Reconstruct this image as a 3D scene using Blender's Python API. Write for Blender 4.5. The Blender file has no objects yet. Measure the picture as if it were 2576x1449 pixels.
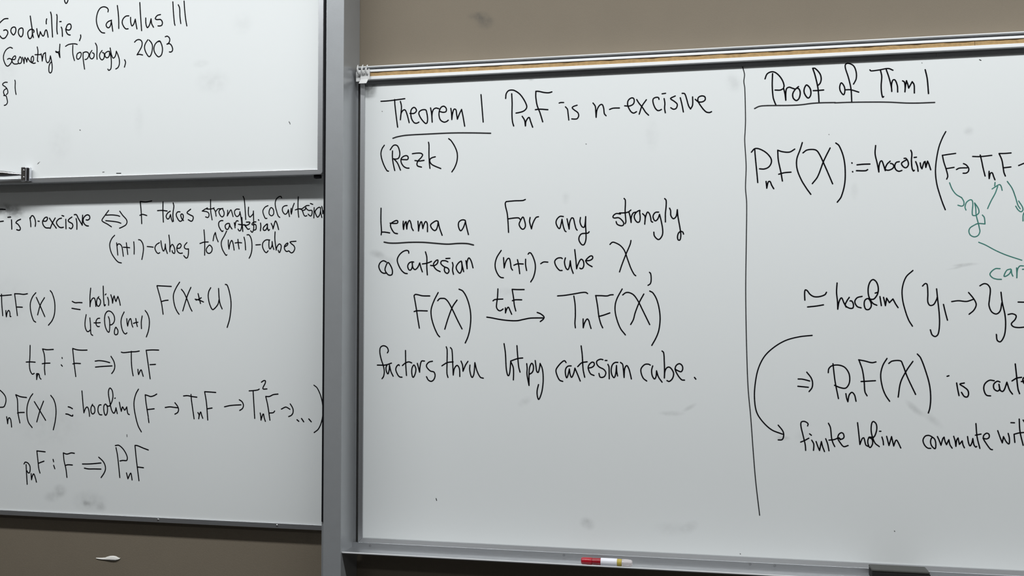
import bpy, bmesh, math
from mathutils import Vector, Matrix

S = bpy.context.scene
COL = S.collection

# ---------------------------------------------------------------- camera, world, lights, exposure
cam_data = bpy.data.cameras.new('camera')
cam_data.sensor_fit = 'HORIZONTAL'
cam_data.sensor_width = 36.0
cam_data.lens = 2400.0 / 2576.0 * 36.0
cam_data.clip_start = 0.05
cam = bpy.data.objects.new('camera', cam_data)
COL.objects.link(cam)
cam.matrix_world = Matrix((
    (0.980166, 0.004417, 0.198130, 0.000000),
    (0.198176, -0.027290, -0.979786, -2.428888),
    (0.001080, 0.999618, -0.027624, 1.517426),
    (0, 0, 0, 1)))
S.camera = cam

world = bpy.data.worlds.new('room_ambient')
S.world = world
world.use_nodes = True
world.node_tree.nodes['Background'].inputs[0].default_value = (0.9, 0.95, 1.0, 1)
world.node_tree.nodes['Background'].inputs[1].default_value = 0.04


def area_lamp(name, loc, sx, sy, power, color=(1, 1, 1), tilt=0.0):
    d = bpy.data.lights.new(name, 'AREA')
    d.shape = 'RECTANGLE'
    d.size = sx
    d.size_y = sy
    d.energy = power
    d.color = color
    o = bpy.data.objects.new(name, d)
    o.location = loc
    o.rotation_euler = (tilt, 0, 0)
    COL.objects.link(o)
    return o


WHITE = (0.965, 0.99, 1.0)
area_lamp('board_light', (-0.1, -1.2, 3.14), 7.0, 0.16, 125, WHITE)          # long strip lamp above the boards
for lx in (-2.2, 0.2, 2.6):                                                  # ceiling panels farther back
    area_lamp('ceiling_panel_light', (lx, -3.9, 3.18), 1.2, 0.3, 9, WHITE)

S.view_settings.view_transform = 'Standard'
S.view_settings.look = 'None'
S.view_settings.gamma = 1.0
S.view_settings.use_curve_mapping = False
S.view_settings.exposure = 0.0


# ---------------------------------------------------------------- materials
def mat(name, color, rough=0.5, metal=0.0, spec=0.5, noise=0.0, nscale=60.0, bump=0.0, bscale=400.0, stretch=None,
        trans=0.0, coat=0.0):
    m = bpy.data.materials.new(name)
    m.use_nodes = True
    nt = m.node_tree
    b = nt.nodes['Principled BSDF']
    b.inputs['Base Color'].default_value = (*color, 1)
    b.inputs['Roughness'].default_value = rough
    b.inputs['Metallic'].default_value = metal
    b.inputs['Specular IOR Level'].default_value = spec
    b.inputs['Transmission Weight'].default_value = trans
    b.inputs['Coat Weight'].default_value = coat
    tc = nt.nodes.new('ShaderNodeTexCoord')
    vec = tc.outputs['Object']
    if stretch:
        mp = nt.nodes.new('ShaderNodeMapping')
        mp.inputs['Scale'].default_value = stretch
        nt.links.new(vec, mp.inputs['Vector'])
        vec = mp.outputs['Vector']
    if noise:
        n = nt.nodes.new('ShaderNodeTexNoise')
        n.inputs['Scale'].default_value = nscale
        n.inputs['Detail'].default_value = 4
        nt.links.new(vec, n.inputs['Vector'])
        mx = nt.nodes.new('ShaderNodeMix')
        mx.data_type = 'RGBA'
        mx.inputs['A'].default_value = (*[c * (1 - noise) for c in color], 1)
        mx.inputs['B'].default_value = (*[min(1, c * (1 + noise)) for c in color], 1)
        nt.links.new(n.outputs['Fac'], mx.inputs['Factor'])
        nt.links.new(mx.outputs['Result'], b.inputs['Base Color'])
    if bump:
        n2 = nt.nodes.new('ShaderNodeTexNoise')
        n2.inputs['Scale'].default_value = bscale
        n2.inputs['Detail'].default_value = 3
        nt.links.new(vec, n2.inputs['Vector'])
        bp = nt.nodes.new('ShaderNodeBump')
        bp.inputs['Strength'].default_value = bump
        bp.inputs['Distance'].default_value = 0.001
        nt.links.new(n2.outputs['Fac'], bp.inputs['Height'])
        nt.links.new(bp.outputs['Normal'], b.inputs['Normal'])
    return m


def add_smudges_and_shade(m, color, blobs, dirt_and_shade=(0.33, 0.34, 0.34)):
    """Wiped ink, grime and a painted bracket shadow: soft blotches (x, z, half width, half height, turn, strength) on a vertical surface."""
    nt = m.node_tree
    b = nt.nodes['Principled BSDF']
    geo = nt.nodes.new('ShaderNodeNewGeometry')
    nz = nt.nodes.new('ShaderNodeTexNoise')
    nz.inputs['Scale'].default_value = 45
    nz.inputs['Detail'].default_value = 5
    nt.links.new(geo.outputs['Position'], nz.inputs['Vector'])
    nr = nt.nodes.new('ShaderNodeMapRange')
    nr.inputs['From Min'].default_value = 0.35
    nr.inputs['From Max'].default_value = 0.65
    nt.links.new(nz.outputs['Fac'], nr.inputs['Value'])
    total = None
    for (x, z, sx, sz, rot, k) in blobs:
        mp = nt.nodes.new('ShaderNodeMapping')
        mp.vector_type = 'TEXTURE'
        mp.inputs['Location'].default_value = (x, 0, z)
        mp.inputs['Rotation'].default_value = (0, rot, 0)
        mp.inputs['Scale'].default_value = (sx, 100, sz)
        nt.links.new(geo.outputs['Position'], mp.inputs['Vector'])
        ln = nt.nodes.new('ShaderNodeVectorMath')
        ln.operation = 'LENGTH'
        nt.links.new(mp.outputs['Vector'], ln.inputs[0])
        mr = nt.nodes.new('ShaderNodeMapRange')
        mr.interpolation_type = 'SMOOTHSTEP'
        mr.inputs['From Min'].default_value = 0.1
        mr.inputs['From Max'].default_value = 1.0
        mr.inputs['To Min'].default_value = k
        mr.inputs['To Max'].default_value = 0.0
        nt.links.new(ln.outputs['Value'], mr.inputs['Value'])
        if total is None:
            total = mr.outputs['Result']
        else:
            ad = nt.nodes.new('ShaderNodeMath')
            ad.operation = 'ADD'
            nt.links.new(total, ad.inputs[0])
            nt.links.new(mr.outputs['Result'], ad.inputs[1])
            total = ad.outputs['Value']
    sc = nt.nodes.new('ShaderNodeMapRange')
    sc.inputs['To Min'].default_value = 0.35
    sc.inputs['To Max'].default_value = 1.0
    nt.links.new(nr.outputs['Result'], sc.inputs['Value'])
    mu = nt.nodes.new('ShaderNodeMath')
    mu.operation = 'MULTIPLY'
    mu.use_clamp = True
    nt.links.new(total, mu.inputs[0])
    nt.links.new(sc.outputs['Result'], mu.inputs[1])
    mx = nt.nodes.new('ShaderNodeMix')
    mx.data_type = 'RGBA'
    mx.inputs['A'].default_value = (*color, 1)
    mx.inputs['B'].default_value = (*dirt_and_shade, 1)
    if b.inputs['Base Color'].links:
        nt.links.new(b.inputs['Base Color'].links[0].from_socket, mx.inputs['A'])
    nt.links.new(mu.outputs['Value'], mx.inputs['Factor'])
    nt.links.new(mx.outputs['Result'], b.inputs['Base Color'])


BOARD = (0.80, 0.825, 0.825)
TAUPE = (0.205, 0.171, 0.126)
M = {
    'taupe': mat('taupe_paint', TAUPE, 0.75, noise=0.05, nscale=9, bump=0.25, bscale=350),
    'ceiling': mat('ceiling_tile', (0.75, 0.75, 0.73), 0.9, noise=0.04, nscale=40),
    'floor': mat('carpet', (0.05, 0.05, 0.055), 0.95, noise=0.3, nscale=200),
    'plaster': mat('plaster_paint', (0.30, 0.28, 0.25), 0.85, noise=0.03),
    'board_r': mat('enamel_white_wide', BOARD, 0.42, spec=0.35),
    'board_u': mat('enamel_white_upper', BOARD, 0.42, spec=0.35),
    'board_l': mat('enamel_white_lower', BOARD, 0.42, spec=0.35),
    'alu': mat('satin_aluminium', (0.46, 0.47, 0.485), 0.38, metal=0.85, noise=0.06, nscale=40, stretch=(1, 8, 8)),
    'alu_bright': mat('bright_aluminium', (0.88, 0.89, 0.90), 0.45, metal=0.15, noise=0.02, nscale=40),
    'post': mat('grey_post_enamel', (0.40, 0.415, 0.43), 0.30, metal=0.40, noise=0.05, nscale=30, bump=0.08, bscale=500),
    'rubber': mat('black_rubber_and_slot_shade', (0.008, 0.008, 0.010), 0.8, spec=0.1),  # bumper rubber; also the black of the slot shade on the post
    'dark_metal_and_shade': mat('dark_metal_and_rail_shade', (0.22, 0.225, 0.235), 0.5, metal=0.3, noise=0.05),  # dark rivets; also shade put into the top trim and rail recess
    'chrome': mat('polished_chrome', (0.75, 0.76, 0.80), 0.08, metal=1.0, noise=0.01),
    'steel': mat('screw_steel', (0.55, 0.55, 0.55), 0.15, metal=1.0, noise=0.02),
    'cork': mat('cork', (0.46, 0.30, 0.135), 0.9, noise=0.35, nscale=110, bump=0.6, bscale=500),
    'hook_white': mat('pale_painted_metal', (0.78, 0.78, 0.77), 0.4, noise=0.02),
    'red': mat('red_plastic', (0.42, 0.005, 0.018), 0.3, noise=0.05, coat=0.3),
    'red_deep': mat('deep_red_plastic', (0.30, 0.006, 0.016), 0.3, noise=0.05, coat=0.3),
    'label_white': mat('white_label', (0.80, 0.80, 0.86), 0.4, noise=0.02),
    'label_grey': mat('grey_print', (0.40, 0.40, 0.46), 0.5, noise=0.02),
    'clear': mat('clear_plastic', (0.90, 0.84, 0.85), 0.12, trans=0.55, noise=0.02),
    'yellow': mat('yellow_core', (0.46, 0.36, 0.06), 0.5, noise=0.1),
    'felt': mat('black_felt', (0.012, 0.012, 0.012), 0.95, noise=0.3, nscale=300, bump=0.6, bscale=900),
    'felt_back': mat('dark_grey_backing', (0.055, 0.057, 0.052), 0.6, noise=0.15, nscale=80),
    'paper': mat('white_paper', (0.82, 0.80, 0.76), 0.8, noise=0.06, nscale=150),
    'bk': mat('black_ink', (0.0022, 0.0020, 0.0035), 0.7, spec=0.04, noise=0.1, nscale=80),
    'gk': mat('thin_black_ink', (0.022, 0.022, 0.024), 0.6, spec=0.15, noise=0.45, nscale=90),
    'gy': mat('faded_ink', (0.12, 0.12, 0.12), 0.6, spec=0.15, noise=0.3, nscale=90),
    'gn': mat('green_ink', (0.045, 0.20, 0.165), 0.6, spec=0.15, noise=0.45, nscale=60),
}
add_smudges_and_shade(M['board_r'], BOARD, [
    (-0.8751, 2.1165, 0.0255, 0.0319, 0, 1.2),  # bracket shadow painted into the board colour
    (-0.8807, 2.1285, 0.0478, 0.0149, 0, 0.9),  # wider upper part of the painted bracket shadow
    (-0.2921, 0.9913, 0.026, 0.02, 0.3, 0.468),
    (-0.0392, 0.9937, 0.0294, 0.0176, -0.5, 0.252),
    (-0.0818, 1.2721, 0.0395, 0.0089, 0.0, 0.306),
    (-0.0381, 1.2878, 0.0256, 0.0079, -0.5, 0.306),
    (0.4842, 1.2956, 0.0338, 0.0113, 0.75, 0.45),
    (0.5236, 1.2712, 0.0375, 0.0131, 0.7, 0.252),
    (0.6018, 1.6352, 0.0374, 0.0056, -0.08, 0.54),
    (0.5799, 1.6279, 0.0281, 0.0037, -0.2, 0.36),
    (0.6114, 1.9503, 0.015, 0.015, 0, 0.288),
    (0.0715, 2.0909, 0.0256, 0.0334, -0.5, 0.216),
    (-0.8505, 1.676, 0.0316, 0.0148, 0.3, 0.396),
    (-0.8228, 1.6599, 0.0316, 0.0147, 0.2, 0.252),
    (0.1825, 1.2182, 0.0251, 0.0077, 0, 0.432),
    (-0.4381, 2.1233, 0.0123, 0.0051, 0, 0.45),
    (-0.3472, 1.8146, 0.0142, 0.0223, 0, 0.18),
    (-0.5003, 1.5746, 0.0307, 0.0164, 0, 0.18),
    (-0.4532, 1.2945, 0.0265, 0.0142, -0.6, 0.216),
    (-0.1286, 1.9677, 0.024, 0.0499, 0, 0.126),
    (-0.0828, 0.9879, 0.059, 0.0236, 0, 0.144),
    (0.2308, 1.2262, 0.0288, 0.0192, 0, 0.144),
    (0.3545, 1.8156, 0.0134, 0.0287, 0, 0.144),
])
add_smudges_and_shade(M['board_u'], BOARD, [
    (-1.3061, 2.148, 0.0647, 0.0431, 0, 0.18),
    (-1.342, 2.1987, 0.0325, 0.0151, 0, 0.18),
    (-1.7721, 1.9962, 0.0558, 0.0781, 0, 0.09),
    (-1.5259, 2.0537, 0.0219, 0.0657, 0, 0.072),
    (-1.2201, 2.3005, 0.0429, 0.0429, 0, 0.09),
    (-1.9418, 2.2238, 0.0453, 0.0679, 0, 0.108),
])
add_smudges_and_shade(M['board_l'], BOARD, [
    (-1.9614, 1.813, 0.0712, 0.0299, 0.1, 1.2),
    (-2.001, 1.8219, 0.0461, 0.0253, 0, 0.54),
    (-1.7931, 1.0163, 0.0293, 0.0248, 0, 0.468),
    (-1.8183, 0.9986, 0.0338, 0.0203, 0, 0.324),
    (-1.6981, 0.9899, 0.067, 0.0402, 0, 0.288),
    (-1.6605, 0.977, 0.0201, 0.0178, 0, 0.45),
    (-1.7106, 0.9849, 0.0246, 0.0112, 0, 0.396),
    (-1.9698, 1.5512, 0.1032, 0.1032, 0, 0.108),
    (-1.8345, 1.2116, 0.1584, 0.1018, 0, 0.126),
])
add_smudges_and_shade(M['taupe'], TAUPE, [
    (-0.5667, 2.2908, 0.0356, 0.0272, 0.6, 0.9),
    (-0.5861, 2.3047, 0.0315, 0.0147, 0, 0.54),
], dirt_and_shade=(0.10, 0.09, 0.075))


# ---------------------------------------------------------------- mesh helpers (world coordinates in, one mesh object out)
def link(name, bm, m, parent=None, smooth=False, origin=None):
    me = bpy.data.meshes.new(name)
    o0 = Vector(parent.matrix_basis.translation) if parent else Vector(origin or (0, 0, 0))
    if parent and parent.parent:
        o0 = o0 + Vector(parent.parent.matrix_basis.translation)
    bmesh.ops.translate(bm, verts=bm.verts, vec=-o0)
    bm.normal_update()
    bm.to_mesh(me)
    bm.free()
    me.materials.append(m)
    for p in me.polygons:
        p.use_smooth = smooth
    o = bpy.data.objects.new(name, me)
    COL.objects.link(o)
    if parent:
        o.parent = parent
    else:
        o.location = o0
    return o


def thing(name, label, cat, loc, group=None):
    o = bpy.data.objects.new(name, None)
    o.location = loc
    o.empty_display_size = 0.05
    COL.objects.link(o)
    o['label'] = label
    o['category'] = cat
    if group:
        o['group'] = group
    return o


def box(bm, x0, x1, y0, y1, z0, z1, bevel=0.0, seg=2):
    vs = [bm.verts.new((x, y, z)) for x in (x0, x1) for y in (y0, y1) for z in (z0, z1)]
    idx = [(0, 1, 3, 2), (4, 6, 7, 5), (0, 4, 5, 1), (2, 3, 7, 6), (0, 2, 6, 4), (1, 5, 7, 3)]
    fs = [bm.faces.new([vs[i] for i in f]) for f in idx]
    bmesh.ops.recalc_face_normals(bm, faces=fs)
    if bevel:
        es = list({e for f in fs for e in f.edges})
        bmesh.ops.bevel(bm, geom=es, offset=bevel, segments=seg, affect='EDGES', profile=0.5)
    return bm


def prism(bm, poly, axis, a0, a1, bevel=0.0):
    """Closed polygon extruded along an axis; poly gives the two other coordinates in x,y,z order."""
    def co(p, a):
        q = list(p)
        q.insert('xyz'.index(axis), a)
        return q
    A = [bm.verts.new(co(p, a0)) for p in poly]
    B = [bm.verts.new(co(p, a1)) for p in poly]
    n = len(poly)
    fs = [bm.faces.new(A), bm.faces.new(B[::-1])]
    for i in range(n):
        fs.append(bm.faces.new((A[i], B[i], B[(i + 1) % n], A[(i + 1) % n])))
    bmesh.ops.recalc_face_normals(bm, faces=fs)
    if bevel:
        es = list({e for f in fs for e in f.edges})
        bmesh.ops.bevel(bm, geom=es, offset=bevel, segments=2, affect='EDGES', profile=0.5)
    return bm


def tube(bm, pts, radii, n=14, squash=(1, 1), caps=True):
    """Round bar through points with a radius at each; squash scales the two cross directions."""
    pts = [Vector(p) for p in pts]
    rings = []
    for i, p in enumerate(pts):
        t = (pts[min(i + 1, len(pts) - 1)] - pts[max(i - 1, 0)]).normalized()
        up = Vector((0, 0, 1)) if abs(t.z) < 0.9 else Vector((1, 0, 0))
        u = t.cross(up).normalized()
        v = u.cross(t).normalized()
        rings.append([bm.verts.new(p + (u * math.cos(2 * math.pi * k / n) * squash[0]
                                        + v * math.sin(2 * math.pi * k / n) * squash[1]) * radii[i]) for k in range(n)])
    for a, b in zip(rings, rings[1:]):
        for k in range(n):
            bm.faces.new((a[k], a[(k + 1) % n], b[(k + 1) % n], b[k]))
    if caps:
        bm.faces.new(rings[0])
        bm.faces.new(rings[-1][::-1])
    bmesh.ops.recalc_face_normals(bm, faces=bm.faces[:])
    return bm


def mitred_frame(bm, x0, x1, z0, z1, w, y0, y1, slope=0.0, top=True):
    """Four (or three) mitred bars around the rectangle; the inner edge may slope back by `slope`."""
    O = [(x0, z0), (x1, z0), (x1, z1), (x0, z1)]
    I = [(x0 + w, z0 + w), (x1 - w, z0 + w), (x1 - w, z1 - w), (x0 + w, z1 - w)]
    for i in range(4):
        if i == 2 and not top:
            continue
        j = (i + 1) % 4
        f = [bm.verts.new((O[i][0], y0, O[i][1])), bm.verts.new((O[j][0], y0, O[j][1])),
             bm.verts.new((I[j][0], y0 + slope, I[j][1])), bm.verts.new((I[i][0], y0 + slope, I[i][1]))]
        b = [bm.verts.new((v.co.x, y1, v.co.z)) for v in f]
        fs = [bm.faces.new(f), bm.faces.new(b[::-1])]
        for k in range(4):
            fs.append(bm.faces.new((f[k], b[k], b[(k + 1) % 4], f[(k + 1) % 4])))
        bmesh.ops.recalc_face_normals(bm, faces=fs)
        es = list({e for q in fs for e in q.edges})
        bmesh.ops.bevel(bm, geom=es, offset=0.0006, segments=1, affect='EDGES')
    return bm


def rounded_frame(bm, x0, x1, z0, z1, w, y0, y1, r, n=7):
    """One-piece frame with rounded outer corners and square inner ones."""
    outer, inner = [], []
    corners = [((x0 + r, z0 + r), math.pi, (x0 + w, z0 + w)), ((x1 - r, z0 + r), 1.5 * math.pi, (x1 - w, z0 + w)),
               ((x1 - r, z1 - r), 0.0, (x1 - w, z1 - w)), ((x0 + r, z1 - r), 0.5 * math.pi, (x0 + w, z1 - w))]
    for (cx, cz), a0, ic in corners:
        for k in range(n):
            a = a0 + 0.5 * math.pi * k / (n - 1)
            outer.append((cx + r * math.cos(a), cz + r * math.sin(a)))
            inner.append(ic)
    N = len(outer)
    ring = {}
    for y in (y0, y1):
        oo = [bm.verts.new((p[0], y, p[1])) for p in outer]
        ii = []
        for c in range(4):
            ii += [bm.verts.new((inner[c * n][0], y, inner[c * n][1]))] * n
        ring[y] = (oo, ii)
        for k in range(N):
            j = (k + 1) % N
            q = [oo[k], oo[j], ii[j]] if ii[j] is ii[k] else [oo[k], oo[j], ii[j], ii[k]]
            bm.faces.new(q)
    for k in range(N):
        j = (k + 1) % N
        bm.faces.new((ring[y0][0][k], ring[y1][0][k], ring[y1][0][j], ring[y0][0][j]))
        a, b = ring[y0][1], ring[y1][1]
        if a[k] is not a[j]:
            bm.faces.new((a[k], a[j], b[j], b[k]))
    bmesh.ops.recalc_face_normals(bm, faces=bm.faces[:])
    sharp = [e for e in bm.edges if abs(e.verts[0].co.y - y0) < 1e-6 and abs(e.verts[1].co.y - y0) < 1e-6
             and len(e.link_faces) == 2 and e.link_faces[0].normal.dot(e.link_faces[1].normal) < 0.5]
    bmesh.ops.bevel(bm, geom=sharp, offset=0.0012, segments=2, affect='EDGES', profile=0.5)
    return bm


def dome(bm, c, r, h, n=16):
    """A low button head facing -y."""
    c = Vector(c)
    prev = None
    for k in range(5):
        a = 0.5 * math.pi * k / 4
        rr, yy = r * math.cos(a), -h * math.sin(a)
        if k == 4:
            tip = bm.verts.new(c + Vector((0, yy, 0)))
            for i in range(n):
                bm.faces.new((prev[i], prev[(i + 1) % n], tip))
        else:
            ring = [bm.verts.new(c + Vector((rr * math.cos(2 * math.pi * i / n), yy, rr * math.sin(2 * math.pi * i / n)))) for i in range(n)]
            if prev:
                for i in range(n):
                    bm.faces.new((prev[i], prev[(i + 1) % n], ring[(i + 1) % n], ring[i]))
            prev = ring
    bmesh.ops.recalc_face_normals(bm, faces=bm.faces[:])
    return bm


def washer(bm, c, r0, r1, h, n=18):
    """A raised ring facing -y (an open rivet)."""
    c = Vector(c)
    prof = [(r1, 0.0), (r1, -h), (r0, -h), (r0, 0.0)]
    rings = [[bm.verts.new(c + Vector((r * math.cos(2 * math.pi * i / n), y, r * math.sin(2 * math.pi * i / n)))) for i in range(n)] for r, y in prof]
    for a, b in zip(rings, rings[1:]):
        for i in range(n):
            bm.faces.new((a[i], a[(i + 1) % n], b[(i + 1) % n], b[i]))
    bmesh.ops.recalc_face_normals(bm, faces=bm.faces[:])
    return bm


# ---------------------------------------------------------------- handwriting
def smooth_path(P, step):
    """Centripetal-like Catmull-Rom through the pen points, resampled evenly."""
    if len(P) == 2:
        dense = [P[0].lerp(P[1], k / 12) for k in range(13)]
    else:
        closed = (P[0] - P[-1]).length < 1e-5
        dense = []
        for i in range(len(P) - 1):
            p1, p2 = P[i], P[i + 1]
            p0 = P[i - 1] if i > 0 else (P[-2] if closed else p1 * 2 - p2)
            p3 = P[i + 2] if i + 2 < len(P) else (P[1] if closed else p2 * 2 - p1)
            L = max((p2 - p1).length, 1e-6)
            t1 = (p2 - p0) * (L / max((p1 - p0).length + L, 1e-6))
            t2 = (p3 - p1) * (L / max((p3 - p2).length + L, 1e-6))
            for k in range(10):
                t = k / 10
                h00, h10, h01, h11 = 2*t**3 - 3*t**2 + 1, t**3 - 2*t**2 + t, -2*t**3 + 3*t**2, t**3 - t**2
                dense.append(p1 * h00 + t1 * h10 + p2 * h01 + t2 * h11)
        dense.append(P[-1].copy())
    out = [dense[0]]
    acc = 0.0
    for a, b in zip(dense, dense[1:]):
        acc += (b - a).length
        if acc >= step:
            out.append(b)
            acc = 0.0
    if (out[-1] - dense[-1]).length > 1e-6:
        out.append(dense[-1])
    if len(out) < 2:
        out = [dense[0], dense[-1]]
    return out


def ink_stroke(bm, P, w, y):
    """A rounded ribbon of ink lying on the board face."""
    Q = smooth_path(P, 0.0011)
    n = len(Q)
    L, Rr = [], []
    for i, q in enumerate(Q):
        t = Q[min(i + 1, n - 1)] - Q[max(i - 1, 0)]
        if t.length < 1e-9:
            t = Vector((1, 0))
        t.normalize()
        nn = Vector((-t.y, t.x)) * (w / 2)
        yy = y - 0.0000007 * i
        L.append(bm.verts.new((q.x + nn.x, yy, q.y + nn.y)))
        Rr.append(bm.verts.new((q.x - nn.x, yy, q.y - nn.y)))
    for i in range(n - 1):
        bm.faces.new((L[i], Rr[i], Rr[i + 1], L[i + 1]))
    for i, d in ((0, Q[0] - Q[1]), (n - 1, Q[-1] - Q[-2])):
        a0 = math.atan2(d.y, d.x)
        arc = [bm.verts.new((Q[i].x + w / 2 * math.cos(a0 + math.pi * (k / 8 - 0.5)), y - 0.0000007 * i,
                             Q[i].y + w / 2 * math.sin(a0 + math.pi * (k / 8 - 0.5)))) for k in range(9)]
        bm.faces.new(arc)


INK_LABEL = {'gk': 'thin greyish black pen line', 'gn': 'green handwriting', 'gy': 'faint grey pen mark'}


def write_on(parent, key, y):
    for wi, (name, m, w, strokes) in enumerate(WRITING[key]):
        bm = bmesh.new()
        for i, s in enumerate(strokes):
            v = [int(a) for a in s.split()]
            P = [Vector((v[k] * 1e-4, v[k + 1] * 1e-4)) for k in range(0, len(v), 2)]
            ink_stroke(bm, P, w * 1e-3, y - 0.00022 - 0.000009 * (i % 7) - 0.000004 * (wi % 9))
        o = link(name, bm, M[m], parent)
        if m in INK_LABEL:
            o['label'] = INK_LABEL[m]


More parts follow.
